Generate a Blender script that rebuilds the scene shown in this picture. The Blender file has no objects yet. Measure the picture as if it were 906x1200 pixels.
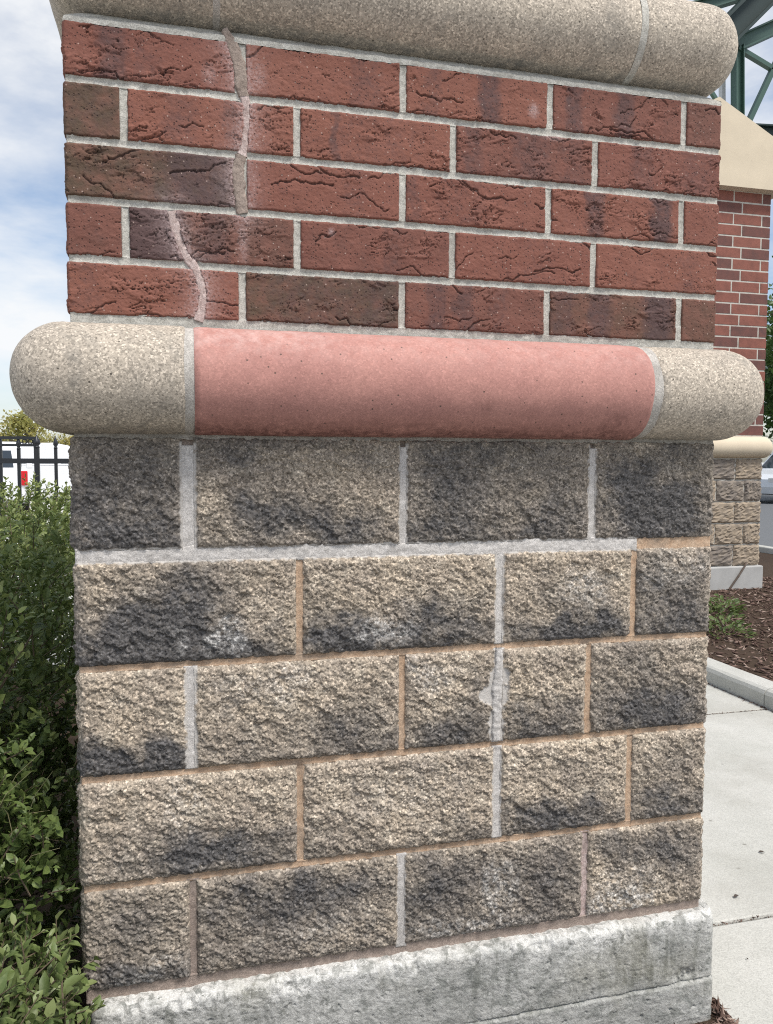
import bpy, bmesh, math, random
import numpy as np
from mathutils import Vector, Matrix

I = 0.0254                       # everything below is laid out in inches, built in metres
R = math.radians
S = bpy.context.scene
COL = S.collection

# ------------------------------------------------------------------ camera
cam_d = bpy.data.cameras.new('camera')
cam = bpy.data.objects.new('camera', cam_d)
COL.objects.link(cam)
S.camera = cam
cam_d.sensor_fit = 'VERTICAL'
cam_d.sensor_height = 36.0
cam_d.lens = 933.4 / 1200 * 36.0
cam_d.clip_start = 0.05
cam_d.clip_end = 3000
CP = Vector((7.6987, -58.8503, 38.832)) * I
yaw, pit, rol = 0.2495, -0.0647, 0.0035
fw = Vector((math.sin(yaw) * math.cos(pit), math.cos(yaw) * math.cos(pit), math.sin(pit)))
rt = fw.cross(Vector((0, 0, 1))).normalized()
up = rt.cross(fw)
c_, s_ = math.cos(rol), math.sin(rol)
rt, up = c_ * rt + s_ * up, -s_ * rt + c_ * up
M3 = Matrix((rt, up, -fw)).transposed()
cam.matrix_world = Matrix.Translation(CP) @ M3.to_4x4()

# ------------------------------------------------------------------ sky, sun, exposure
SUN_TO = Vector((0.28, -0.42, 0.86)).normalized()
SUN_EL = math.asin(SUN_TO.z)
SUN_AZ = math.atan2(SUN_TO.x, SUN_TO.y)
W = bpy.data.worlds.new('World')
S.world = W
W.use_nodes = True
nt = W.node_tree
nt.nodes.clear()
out = nt.nodes.new('ShaderNodeOutputWorld')
sky = nt.nodes.new('ShaderNodeTexSky')
sky.sky_type = 'NISHITA'
sky.sun_disc = False
sky.sun_elevation = SUN_EL
sky.sun_rotation = SUN_AZ
sky.air_density = 1.0
sky.dust_density = 1.2
sky.ozone_density = 1.6
b1 = nt.nodes.new('ShaderNodeBackground')
b1.inputs['Strength'].default_value = 0.12
nt.links.new(sky.outputs[0], b1.inputs[0])
b2 = nt.nodes.new('ShaderNodeBackground')
b2.inputs['Color'].default_value = (0.97, 0.985, 1.0, 1)
b2.inputs['Strength'].default_value = 0.74
tc = nt.nodes.new('ShaderNodeTexCoord')
mp = nt.nodes.new('ShaderNodeMapping')
mp.inputs['Scale'].default_value = (1.6, 1.6, 3.4)
mp.inputs['Location'].default_value = (0.35, 0.1, 0.2)
nt.links.new(tc.outputs['Generated'], mp.inputs[0])
nz = nt.nodes.new('ShaderNodeTexNoise')
nz.inputs['Scale'].default_value = 2.1
nz.inputs['Detail'].default_value = 9
nz.inputs['Roughness'].default_value = 0.56
nz.inputs['Distortion'].default_value = 0.25
nt.links.new(mp.outputs[0], nz.inputs['Vector'])
rp = nt.nodes.new('ShaderNodeValToRGB')
rp.color_ramp.elements[0].position = 0.40
rp.color_ramp.elements[0].color = (0.10, 0.10, 0.10, 1)
rp.color_ramp.elements[1].position = 0.64
rp.color_ramp.elements[1].color = (0.96, 0.96, 0.96, 1)
nt.links.new(nz.outputs['Fac'], rp.inputs[0])
mx = nt.nodes.new('ShaderNodeMixShader')
nt.links.new(rp.outputs[0], mx.inputs[0])
nt.links.new(b1.outputs[0], mx.inputs[1])
nt.links.new(b2.outputs[0], mx.inputs[2])
nt.links.new(mx.outputs[0], out.inputs[0])

sun_d = bpy.data.lights.new('sun', 'SUN')
sun_d.energy = 3.0
sun_d.angle = R(18)
sun_d.color = (1.0, 0.96, 0.90)
sun = bpy.data.objects.new('sun', sun_d)
COL.objects.link(sun)
sun.location = (0, 0, 20)
sun.rotation_euler = SUN_TO.to_track_quat('Z', 'Y').to_euler()

S.cycles.use_denoising = False
S.cycles.filter_width = 1.1
S.view_settings.view_transform = 'Standard'
S.view_settings.look = 'None'
S.view_settings.gamma = 1
S.view_settings.exposure = 0.42
S.view_settings.use_curve_mapping = False


# ------------------------------------------------------------------ noise (numpy)
def _h(ix, iy, seed):
    x = (ix.astype(np.int64) * 374761393 + iy.astype(np.int64) * 668265263 + seed * 1274126177) & 0xFFFFFFFF
    x = ((x ^ (x >> 13)) * 1103515245) & 0xFFFFFFFF
    x = ((x ^ (x >> 16)) * 2246822519) & 0xFFFFFFFF
    x = x ^ (x >> 15)
    return (x & 0xFFFFFF) / float(0x1000000)


def perlin(x, y, seed=0):
    x0 = np.floor(x); y0 = np.floor(y)
    fx = x - x0; fy = y - y0
    u = fx * fx * fx * (fx * (fx * 6 - 15) + 10)
    v = fy * fy * fy * (fy * (fy * 6 - 15) + 10)
    r = []
    for dx, dy in ((0, 0), (1, 0), (0, 1), (1, 1)):
        a = _h(x0 + dx, y0 + dy, seed) * 2 * math.pi
        r.append(np.cos(a) * (fx - dx) + np.sin(a) * (fy - dy))
    return 1.42 * ((r[0] * (1 - u) + r[1] * u) * (1 - v) + (r[2] * (1 - u) + r[3] * u) * v)


def fbm(x, y, seed=0, octv=4, gain=0.5):
    s = 0; a = 1; t = 0
    for k in range(octv):
        s = s + a * perlin(x * 2 ** k + 17.3 * k, y * 2 ** k - 9.1 * k, seed + k)
        t += a; a *= gain
    return s / t * 1.6


def facet(x, y, seed=0, tilt=1.0):
    """cellular noise of tilted flat chips: how split stone breaks"""
    ix = np.floor(x); iy = np.floor(y)
    best = np.full(x.shape, 1e9); val = np.zeros(x.shape)
    for dx in (-1, 0, 1):
        for dy in (-1, 0, 1):
            cx = ix + dx; cy = iy + dy
            px = cx + 0.15 + 0.7 * _h(cx, cy, seed); py = cy + 0.15 + 0.7 * _h(cx, cy, seed + 1)
            d = (x - px) ** 2 + (y - py) ** 2
            hv = _h(cx, cy, seed + 2) * 2 - 1
            gx = (_h(cx, cy, seed + 3) * 2 - 1) * tilt; gy = (_h(cx, cy, seed + 4) * 2 - 1) * tilt
            v = hv + gx * (x - px) + gy * (y - py)
            m = d < best
            best = np.where(m, d, best); val = np.where(m, v, val)
    return val


def sstep(a, b, x):
    t = np.clip((x - a) / (b - a), 0, 1)
    return t * t * (3 - 2 * t)


# ------------------------------------------------------------------ object helpers
def tag(o, label=None, cat=None, group=None, kind=None):
    if label: o['label'] = label
    if cat: o['category'] = cat
    if group: o['group'] = group
    if kind: o['kind'] = kind
    return o


def empty(name, loc, rz=0.0):
    o = bpy.data.objects.new(name, None)
    COL.objects.link(o)
    o.empty_display_size = 0.1
    o.location = Vector(loc) * I
    o.rotation_euler = (0, 0, rz)
    return o


def link(name, me, parent=None, loc=(0, 0, 0)):
    """loc in inches, in the parent's own frame"""
    o = bpy.data.objects.new(name, me)
    COL.objects.link(o)
    o.parent = parent
    o.location = Vector(loc) * I
    return o


def mesh(name, V, F, mat, smooth=False, attrs=None):
    """V (n,3) inches; F list/array of faces of one size (or list of lists)"""
    V = np.asarray(V, dtype=np.float64) * I
    me = bpy.data.meshes.new(name)
    if isinstance(F, np.ndarray):
        k = F.shape[1]
        me.vertices.add(len(V)); me.vertices.foreach_set('co', V.ravel())
        me.loops.add(F.size); me.loops.foreach_set('vertex_index', F.ravel().astype(np.int32))
        me.polygons.add(len(F))
        me.polygons.foreach_set('loop_start', np.arange(0, F.size, k, dtype=np.int32))
        me.polygons.foreach_set('loop_total', np.full(len(F), k, dtype=np.int32))
        me.update(calc_edges=True)
    else:
        me.from_pydata([tuple(v) for v in V], [], F)
    if attrs:
        for n, a in attrs.items():
            at = me.attributes.new(n, 'FLOAT', 'POINT')
            at.data.foreach_set('value', np.asarray(a, dtype=np.float32))
    me.materials.append(mat)
    if smooth:
        me.polygons.foreach_set('use_smooth', np.ones(len(me.polygons), dtype=bool))
    me.update()
    return me


def centred(name, V, F, mat, parent, smooth=False, attrs=None):
    """object with its origin at the middle of its own geometry; V in world inches, parent at world position"""
    V = np.asarray(V, dtype=np.float64)
    c = (V.min(0) + V.max(0)) / 2
    me = mesh(name, V - c, F, mat, smooth, attrs)
    pl = np.array(parent.location) / I if parent else 0
    return link(name, me, parent, c - pl)


BOXF = [(0, 3, 2, 1), (4, 5, 6, 7), (0, 1, 5, 4), (1, 2, 6, 5), (2, 3, 7, 6), (3, 0, 4, 7)]


def box_v(x0, x1, y0, y1, z0, z1):
    return [(x0, y0, z0), (x1, y0, z0), (x1, y1, z0), (x0, y1, z0), (x0, y0, z1), (x1, y0, z1), (x1, y1, z1), (x0, y1, z1)]


class MB:
    """collects shapes into one mesh"""
    def __init__(s): s.V = []; s.F = []

    def add(s, V, F):
        n = len(s.V); s.V += [tuple(v) for v in V]; s.F += [tuple(i + n for i in f) for f in F]; return s

    def box(s, *b): return s.add(box_v(*b), BOXF)

    def cbox(s, x0, x1, y0, y1, z0, z1, c):
        """box with chamfered edges"""
        bm = bmesh.new()
        vs = [bm.verts.new(v) for v in box_v(x0, x1, y0, y1, z0, z1)]
        for f in BOXF: bm.faces.new([vs[i] for i in f])
        bmesh.ops.bevel(bm, geom=bm.edges[:], offset=c, segments=2, affect='EDGES', profile=0.5)
        bm.verts.index_update()
        V = [tuple(v.co) for v in bm.verts]; F = [[v.index for v in f.verts] for f in bm.faces]
        bm.free()
        return s.add(V, F)

    def tube(s, pts, rad, n=8, cap=True):
        pts = [Vector(p) for p in pts]
        rads = rad if hasattr(rad, '__len__') else [rad] * len(pts)
        V = []; F = []
        for k, p in enumerate(pts):
            d = (pts[min(k + 1, len(pts) - 1)] - pts[max(k - 1, 0)]).normalized()
            a = d.orthogonal().normalized() if abs(d.z) > 0.99 else d.cross(Vector((0, 0, 1))).normalized()
            b = d.cross(a)
            for j in range(n):
                t = 2 * math.pi * j / n
                V.append(p + rads[k] * (math.cos(t) * a + math.sin(t) * b))
        for k in range(len(pts) - 1):
            for j in range(n):
                F.append((k * n + j, k * n + (j + 1) % n, (k + 1) * n + (j + 1) % n, (k + 1) * n + j))
        if cap:
            F.append(tuple(range(n - 1, -1, -1))); F.append(tuple(range((len(pts) - 1) * n, len(pts) * n)))
        return s.add(V, F)

    def beam(s, a, b, w, h):
        """square bar from a to b, w wide across, h deep"""
        a = Vector(a); b = Vector(b); d = (b - a).normalized()
        y = Vector((0, 1, 0))
        if abs(d.dot(y)) > 0.95: y = Vector((1, 0, 0))
        n = d.cross(y).normalized(); y = n.cross(d).normalized()
        V = []
        for p in (a, b):
            for sy, sn in ((-1, -1), (1, -1), (1, 1), (-1, 1)):
                V.append(p + y * sy * w / 2 + n * sn * h / 2)
        return s.add(V, [(0, 1, 2, 3), (7, 6, 5, 4), (0, 4, 5, 1), (1, 5, 6, 2), (2, 6, 7, 3), (3, 7, 4, 0)])

    def lathe(s, prof, n=16, c=(0, 0, 0), axis='z'):
        V = []; F = []
        for (r, z) in prof:
            for j in range(n):
                t = 2 * math.pi * j / n
                if axis == 'z': V.append((c[0] + r * math.cos(t), c[1] + r * math.sin(t), c[2] + z))
                else: V.append((c[0] + r * math.cos(t), c[1] + z, c[2] + r * math.sin(t)))
        for k in range(len(prof) - 1):
            for j in range(n):
                F.append((k * n + j, k * n + (j + 1) % n, (k + 1) * n + (j + 1) % n, (k + 1) * n + j))
        F.append(tuple(range(n))[::-1]); F.append(tuple(range((len(prof) - 1) * n, len(prof) * n)))
        return s.add(V, F)

    def build(s, name, mat, parent=None, smooth=False):
        return centred(name, s.V, s.F, mat, parent, smooth)


# ------------------------------------------------------------------ materials
class Mat:
    def __init__(s, name, rough=0.8, spec=0.3):
        s.m = bpy.data.materials.new(name); s.m.use_nodes = True
        s.t = s.m.node_tree; s.b = s.t.nodes['Principled BSDF']
        s.b.inputs['Roughness'].default_value = rough
        s.b.inputs['Specular IOR Level'].default_value = spec
        s._pos = None

    def n(s, ty, **kw):
        x = s.t.nodes.new(ty)
        for k, v in kw.items():
            if k in x.inputs: x.inputs[k].default_value = v
            else: setattr(x, k, v)
        return x

    def L(s, a, b): s.t.links.new(a, b)

    @property
    def pos(s):
        if s._pos is None: s._pos = s.n('ShaderNodeNewGeometry').outputs['Position']
        return s._pos

    def scaled(s, sc, rot=(0, 0, 0)):
        m = s.n('ShaderNodeMapping'); m.inputs['Scale'].default_value = sc; m.inputs['Rotation'].default_value = rot
        s.L(s.pos, m.inputs[0]); return m.outputs[0]

    def noise(s, scale, detail=4, rough=0.55, vec=None, dist=0.0):
        x = s.n('ShaderNodeTexNoise'); x.inputs['Scale'].default_value = scale
        x.inputs['Detail'].default_value = detail; x.inputs['Roughness'].default_value = rough
        x.inputs['Distortion'].default_value = dist
        s.L(vec or s.pos, x.inputs['Vector']); return x.outputs['Fac']

    def voro(s, scale, out='Distance', vec=None, feature='F1', rnd=1.0):
        x = s.n('ShaderNodeTexVoronoi'); x.feature = feature
        x.inputs['Scale'].default_value = scale; x.inputs['Randomness'].default_value = rnd
        s.L(vec or s.pos, x.inputs['Vector']); return x.outputs[out]

    def ramp(s, fac, stops):
        r = s.n('ShaderNodeValToRGB'); e = r.color_ramp.elements
        while len(e) < len(stops): e.new(0.5)
        for k, (p, c) in enumerate(stops):
            e[k].position = p
            e[k].color = (c, c, c, 1) if not hasattr(c, '__len__') else (*c, 1)
        s.L(fac, r.inputs[0]); return r.outputs[0]

    def attr(s, name): return s.n('ShaderNodeAttribute', attribute_name=name).outputs['Fac']

    def mix(s, fac, a, b, mode='MIX'):
        x = s.n('ShaderNodeMix', data_type='RGBA', blend_type=mode)
        if hasattr(fac, 'links') or hasattr(fac, 'node'): s.L(fac, x.inputs[0])
        else: x.inputs[0].default_value = fac
        for v, sock in ((a, x.inputs[6]), (b, x.inputs[7])):
            if hasattr(v, 'node'): s.L(v, sock)
            else: sock.default_value = (*v, 1) if len(v) == 3 else v
        return x.outputs[2]

    def math(s, op, a, b=0.0, clamp=False):
        x = s.n('ShaderNodeMath', operation=op, use_clamp=clamp)
        for v, k in ((a, 0), (b, 1)):
            if hasattr(v, 'node'): s.L(v, x.inputs[k])
            else: x.inputs[k].default_value = v
        return x.outputs[0]

    def color(s, c):
        if hasattr(c, 'node'): s.L(c, s.b.inputs['Base Color'])
        else: s.b.inputs['Base Color'].default_value = (*c, 1)
        return s

    def rough(s, v): s.L(v, s.b.inputs['Roughness']); return s

    def bump(s, h, strength=0.5, dist=0.002, prev=None):
        x = s.n('ShaderNodeBump'); x.inputs['Strength'].default_value = strength; x.inputs['Distance'].default_value = dist
        s.L(h, x.inputs['Height'])
        if prev is not None: s.L(prev, x.inputs['Normal'])
        s.L(x.outputs[0], s.b.inputs['Normal']); return x.outputs[0]


def stone_block_mat():
    m = Mat('split_stone', 0.92, 0.15)
    lo = m.noise(9, 3)
    tan = m.mix(m.ramp(lo, [(0.35, 0), (0.65, 1)]), (0.47, 0.392, 0.302), (0.39, 0.328, 0.265))
    tan = m.mix(m.ramp(m.noise(26, 4, 0.6), [(0.5, 0), (0.68, 0.8)]), tan, (0.56, 0.485, 0.39))
    ch = m.mix(m.noise(30, 3), (0.085, 0.083, 0.085), (0.14, 0.132, 0.127))
    edge = m.noise(70, 5, 0.7)
    f = m.math('ADD', m.attr('char_shade'), m.math('MULTIPLY', m.math('SUBTRACT', edge, 0.5), 0.75))
    f = m.ramp(f, [(0.10, 0), (0.95, 1)])
    c = m.mix(f, tan, ch)
    c = m.mix(m.math('MULTIPLY', m.attr('pale'), m.ramp(m.noise(90, 4, 0.7), [(0.4, 0), (0.62, 1)])), c, (0.60, 0.585, 0.56))
    gr = m.voro(300, 'Color')
    bw = m.n('ShaderNodeSeparateColor'); m.L(gr, bw.inputs[0])
    g = m.ramp(bw.outputs[0], [(0.0, 0.5), (0.5, 0.98), (0.84, 1.25), (1.0, 1.9)])
    c = m.mix(1.0, c, g, 'MULTIPLY')
    c = m.mix(m.ramp(m.noise(320, 3, 0.6), [(0.33, 0.5), (0.5, 0.0)]), c, (0.10, 0.085, 0.07))
    c = m.mix(m.math('MULTIPLY', m.attr('smear'), 0.92), c, m.mix(m.noise(60, 5), (0.46, 0.435, 0.405), (0.62, 0.59, 0.555)))
    m.color(c)
    nb = m.bump(m.noise(420, 4, 0.7), 0.8, 0.002)
    return m.m


def brick_mat():
    m = Mat('textured_clay', 0.82, 0.25)
    t = m.attr('tone')
    red = m.ramp(t, [(0.0, (0.25, 0.103, 0.070)), (0.35, (0.19, 0.076, 0.057)), (0.6, (0.145, 0.070, 0.054)), (1.0, (0.105, 0.070, 0.048))])
    c = m.mix(m.ramp(m.noise(30, 4, 0.6), [(0.38, 0), (0.7, 0.55)]), red, (0.245, 0.105, 0.078))
    fl = m.math('ADD', m.attr('flash'), m.math('MULTIPLY', m.math('SUBTRACT', m.noise(95, 6, 0.75), 0.5), 1.5))
    fl = m.math('MULTIPLY', m.ramp(fl, [(0.15, 0), (0.95, 1)]), 0.85)
    c = m.mix(fl, c, (0.085, 0.055, 0.055))
    c = m.mix(m.math('MULTIPLY', m.attr('crack'), 0.7), c, (0.045, 0.028, 0.026))
    # pores, dark and pale specks
    v = m.voro(240, 'Distance'); vc = m.n('ShaderNodeSeparateColor'); m.L(m.voro(240, 'Color'), vc.inputs[0])
    pore = m.math('MULTIPLY', m.ramp(v, [(0.20, 1), (0.42, 0)]), m.ramp(vc.outputs[0], [(0.74, 0), (0.80, 1)]))
    c = m.mix(m.math('MULTIPLY', pore, 0.8), c, (0.05, 0.03, 0.028))
    pale = m.math('MULTIPLY', m.ramp(v, [(0.2, 1), (0.4, 0)]), m.ramp(vc.outputs[1], [(0.975, 0), (0.985, 1)]))
    c = m.mix(m.math('MULTIPLY', pale, 0.6), c, (0.55, 0.42, 0.36))
    c = m.mix(m.math('MULTIPLY', m.attr('dust'), m.ramp(m.noise(230, 5, 0.75), [(0.36, 0), (0.62, 0.85)])), c, (0.56, 0.44, 0.43))
    m.color(c)
    h = m.math('SUBTRACT', m.noise(180, 5, 0.7), m.math('MULTIPLY', pore, 0.8))
    m.bump(h, 0.8, 0.002)
    return m.m


def mortar_mat(name, c1, c2, sc=60, grain=0.5):
    m = Mat(name, 0.93, 0.12)
    c = m.mix(m.ramp(m.noise(sc, 5, 0.65), [(0.35, 0), (0.65, 1)]), c1, c2)
    vc = m.n('ShaderNodeSeparateColor'); m.L(m.voro(700, 'Color'), vc.inputs[0])
    c = m.mix(grain, c, m.ramp(vc.outputs[0], [(0, 0.45), (0.6, 1.0), (1, 1.5)]), 'MULTIPLY')
    c = m.mix(m.ramp(m.noise(14, 4, 0.6), [(0.52, 0), (0.72, 0.45)]), c, (0.16, 0.145, 0.13))
    m.color(c)
    m.bump(m.noise(420, 4, 0.7), 0.55, 0.0015)
    return m.m


def cast_mat(name, c1, c2, grain=0.7, pores=True, stain=(0.2, 0.19, 0.17)):
    m = Mat(name, 0.85, 0.25)
    c = m.mix(m.ramp(m.noise(9, 7, 0.68), [(0.38, 0), (0.62, 1)]), c1, c2)
    vc = m.n('ShaderNodeSeparateColor'); m.L(m.voro(340, 'Color'), vc.inputs[0])
    c = m.mix(grain, c, m.ramp(vc.outputs[0], [(0, 0.40), (0.45, 0.92), (0.82, 1.12), (1, 1.8)]), 'MULTIPLY')
    c = m.mix(m.ramp(m.noise(300, 3, 0.6), [(0.30, 0.5 * grain), (0.44, 0.0)]), c, (0.16, 0.14, 0.11))
    v = m.voro(85, 'Distance'); v2 = m.n('ShaderNodeSeparateColor'); m.L(m.voro(85, 'Color'), v2.inputs[0])
    pore = m.math('MULTIPLY', m.ramp(v, [(0.10, 1), (0.19, 0)]), m.ramp(v2.outputs[0], [(0.84, 0), (0.87, 1)]))
    c = m.mix(m.math('MULTIPLY', pore, 0.85), c, (0.07, 0.06, 0.05))
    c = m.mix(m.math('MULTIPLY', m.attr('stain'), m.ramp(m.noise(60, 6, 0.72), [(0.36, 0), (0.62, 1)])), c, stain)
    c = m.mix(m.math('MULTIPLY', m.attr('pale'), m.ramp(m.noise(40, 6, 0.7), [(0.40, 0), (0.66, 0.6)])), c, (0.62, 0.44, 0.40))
    m.color(c)
    h = m.math('SUBTRACT', m.noise(480, 4, 0.7), m.math('MULTIPLY', pore, 1.5))
    m.bump(h, 0.5 if grain > 0.5 else 0.28, 0.0015)
    return m.m


def base_mat():
    m = Mat('old_concrete', 0.9, 0.2)
    c = m.mix(m.ramp(m.noise(11, 6, 0.65), [(0.34, 0), (0.66, 1)]), (0.37, 0.368, 0.345), (0.52, 0.515, 0.485))
    c = m.mix(m.ramp(m.noise(30, 7, 0.72, dist=0.6), [(0.50, 0), (0.58, 0.85)]), c, (0.26, 0.265, 0.245))
    st = m.noise(1, 6, 0.7, vec=m.scaled((34, 34, 5)))
    c = m.mix(m.math('MULTIPLY', m.attr('stain'), m.ramp(st, [(0.46, 0), (0.60, 0.9)])), c, (0.17, 0.175, 0.155))
    c = m.mix(m.math('MULTIPLY', m.attr('pale'), m.ramp(m.noise(36, 8, 0.75, dist=0.8), [(0.44, 0), (0.53, 0.95)])), c, (0.70, 0.69, 0.655))
    c = m.mix(m.ramp(m.noise(5, 3), [(0.55, 0), (0.7, 0.35)]), c, (0.33, 0.31, 0.24))
    vc = m.n('ShaderNodeSeparateColor'); m.L(m.voro(520, 'Color'), vc.inputs[0])
    c = m.mix(0.5, c, m.ramp(vc.outputs[0], [(0, 0.6), (0.6, 1.0), (1, 1.3)]), 'MULTIPLY')
    m.color(c)
    n1 = m.bump(m.noise(120, 7, 0.78), 0.9, 0.004)
    m.bump(m.noise(600, 3, 0.7), 0.4, 0.001, prev=n1)
    return m.m


def plain(name, c, rough=0.6, spec=0.4, var=0.12, sc=30, bump=0.0, metal=0.0):
    m = Mat(name, rough, spec)
    k = [max(0, v * (1 - var)) for v in c]; k2 = [v * (1 + var) for v in c]
    m.color(m.mix(m.noise(sc, 4), k, k2))
    m.b.inputs['Metallic'].default_value = metal
    if bump: m.bump(m.noise(sc * 8, 4, 0.7), bump, 0.002)
    return m.m


def leaf_mat(name, dark, mid, light, trans=0.25):
    m = Mat(name, 0.48, 0.45)
    a = m.attr('hue')
    c = m.ramp(a, [(0.0, dark), (0.5, mid), (1.0, light)])
    c = m.mix(m.ramp(m.noise(240, 3), [(0.4, 0), (0.7, 0.35)]), c, light)
    m.color(c)
    tr = m.n('ShaderNodeBsdfTranslucent'); m.L(c, tr.inputs[0])
    mxs = m.n('ShaderNodeMixShader'); mxs.inputs[0].default_value = trans
    o = m.t.nodes['Material Output']
    m.L(m.b.outputs[0], mxs.inputs[1]); m.L(tr.outputs[0], mxs.inputs[2]); m.L(mxs.outputs[0], o.inputs[0])
    return m.m


def slab_mat():
    m = Mat('broom_concrete', 0.9, 0.2)
    c = m.mix(m.ramp(m.noise(3.5, 5, 0.6), [(0.35, 0), (0.68, 1)]), (0.43, 0.425, 0.385), (0.51, 0.50, 0.46))
    c = m.mix(m.ramp(m.noise(60, 5, 0.75), [(0.3, 0.3), (0.5, 0)]), c, (0.34, 0.33, 0.30))
    vc = m.n('ShaderNodeSeparateColor'); m.L(m.voro(380, 'Color'), vc.inputs[0])
    c = m.mix(0.45, c, m.ramp(vc.outputs[0], [(0, 0.62), (0.5, 1.0), (1, 1.25)]), 'MULTIPLY')
    m.color(c)
    v = m.voro(16, 'Distance'); v2 = m.n('ShaderNodeSeparateColor'); m.L(m.voro(16, 'Color'), v2.inputs[0])
    spot = m.math('MULTIPLY', m.ramp(v, [(0.05, 1), (0.13, 0)]), m.ramp(v2.outputs[0], [(0.80, 0), (0.84, 0.7)]))
    c = m.mix(spot, c, (0.16, 0.15, 0.13))
    c = m.mix(m.ramp(m.noise(1.6, 6, 0.7), [(0.5, 0), (0.66, 0.35)]), c, (0.33, 0.315, 0.275))
    m.color(c)
    n1 = m.bump(m.noise(1, 4, 0.6, vec=m.scaled((40, 420, 40))), 0.4, 0.002)
    m.bump(m.noise(320, 4, 0.7), 0.3, 0.0015, prev=n1)
    return m.m


M = {}
M['block'] = stone_block_mat()
M['brick'] = brick_mat()
M['m_grey'] = mortar_mat('grey_mortar', (0.42, 0.405, 0.36), (0.55, 0.53, 0.48))
M['m_white'] = mortar_mat('pale_repair_mortar', (0.47, 0.445, 0.42), (0.62, 0.59, 0.56))
M['m_tan'] = mortar_mat('tan_mortar', (0.42, 0.285, 0.19), (0.52, 0.385, 0.275))
M['m_brown'] = mortar_mat('brown_mortar', (0.25, 0.20, 0.17), (0.34, 0.275, 0.235))
M['m_pink'] = mortar_mat('pinkish_crack_filler', (0.38, 0.285, 0.26), (0.56, 0.46, 0.43), 90)
M['m_band'] = mortar_mat('dirty_grey_mortar', (0.27, 0.25, 0.22), (0.40, 0.375, 0.335))
M['m_joint'] = mortar_mat('grey_band_mortar', (0.40, 0.375, 0.34), (0.52, 0.49, 0.45))
M['buff'] = cast_mat('buff_cast_stone', (0.50, 0.435, 0.355), (0.43, 0.375, 0.31), 0.75)
M['pink'] = cast_mat('dyed_pink_cast_stone', (0.49, 0.25, 0.212), (0.43, 0.215, 0.185), 0.24, stain=(0.17, 0.08, 0.07))
M['cream'] = plain('cream_limestone', (0.62, 0.53, 0.40), 0.85, 0.2, 0.12, 6, 0.2)
M['cap'] = cast_mat('grey_cast_stone', (0.42, 0.40, 0.35), (0.36, 0.34, 0.30), 0.7)
M['base'] = base_mat()
M['slab'] = slab_mat()


# ------------------------------------------------------------------ ground, pavements, bed
G = -9.5


def sheet(name, x0, x1, y0, y1, z, mat):
    me = mesh(name, [(x0, y0, z), (x1, y0, z), (x1, y1, z), (x0, y1, z)], [(0, 1, 2, 3)], mat)
    return tag(link(name, me), kind='structure')


def ground_mat():
    m = Mat('pale_lot_concrete', 0.92, 0.2)
    c = m.mix(m.ramp(m.noise(0.5, 6, 0.6), [(0.35, 0), (0.65, 1)]), (0.42, 0.415, 0.39), (0.54, 0.53, 0.50))
    m.color(c); return m.m


sheet('ground', -40000, 40000, -40000, 40000, G - 2.0, ground_mat())
M['soil'] = plain('dark_soil', (0.06, 0.042, 0.03), 0.95, 0.1, 0.4, 40, 0.8)
sheet('planting_soil', -60, 52.9, -400, 140, G - 0.4, M['soil'])  # soil shows by the pillar; stretched unseen towards the viewer to cut light bounce
sheet('road', 330, 2400, -500, 1000, G - 1.7, plain('asphalt', (0.13, 0.135, 0.14), 0.85, 0.3, 0.2, 20, 0.3))
sheet('lawn', 380, 3000, 1000.5, 3000, G - 1.5, plain('grass_green', (0.07, 0.12, 0.03), 0.9, 0.2, 0.4, 5, 0.5))

rng = np.random.default_rng(7)
walk = tag(empty('sidewalk', (86, 0, G)), kind='structure')


def slab(x0, x1, y0, y1):
    b = MB().cbox(x0 + 0.16, x1 - 0.05, y0 + 0.2, y1 - 0.2, G - 4, G, 0.3)
    b.build('slab', M['slab'], walk)


for y0, y1 in ((-110, -49.4), (-49.4, 10.6), (10.6, 71.2), (71.2, 131), (131, 191), (191, 251), (251, 311)):
    slab(53.0, 118.0, y0, y1)
joint = MB().box(52.95, 118.1, -110, 311, G - 5, G - 0.55).build('joint_filler', M['soil'], walk)

# kerb of the planting bed, in lengths
kerb = tag(empty('kerb', (121, 120, G)), kind='structure')
yk = 30.0
for ln in (42.3, 60, 60, 60, 60):
    prof = [(118.12, G - 3), (118.12, G + 2.6), (118.5, G + 3.3), (119.2, G + 3.65), (123.2, G + 3.75), (124.0, G + 3.3), (124.0, G - 3)]
    V = []; F = []
    ys = np.linspace(yk + 0.12, yk + ln - 0.12, 13)
    for k, y in enumerate(ys):
        for j, (x, z) in enumerate(prof):
            n_ = 0.10 * float(perlin(np.array([y * 0.35 + j]), np.array([j * 1.7]), 5)[0])
            V.append((x + n_, y, z + n_))
    n = len(prof)
    for k in range(len(ys) - 1):
        for j in range(n - 1): F.append((k * n + j, k * n + j + 1, (k + 1) * n + j + 1, (k + 1) * n + j))
    F.append(tuple(range(n))); F.append(tuple(range((len(ys) - 1) * n, len(ys) * n))[::-1])
    centred('kerb_stone', V, F, M['slab'], kerb, False)
    yk += ln
sheet('bed_soil', 123.8, 300, 20, 300, G + 1.0, M['soil'])
kerb2 = tag(MB().cbox(300, 306, 20, 306, G - 3, G + 4, 0.6).build('kerb', M['slab']), kind='structure')


# ------------------------------------------------------------------ the pillar
PIL = empty('masonry_pier', (26, 14, G))
tag(PIL, 'close masonry pillar of rough stone blocks, red bricks and rounded bands, cracks patched with mortar', 'pillar')
PX0, PX1 = 0.1, 51.7
DEP = 28.0


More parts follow.
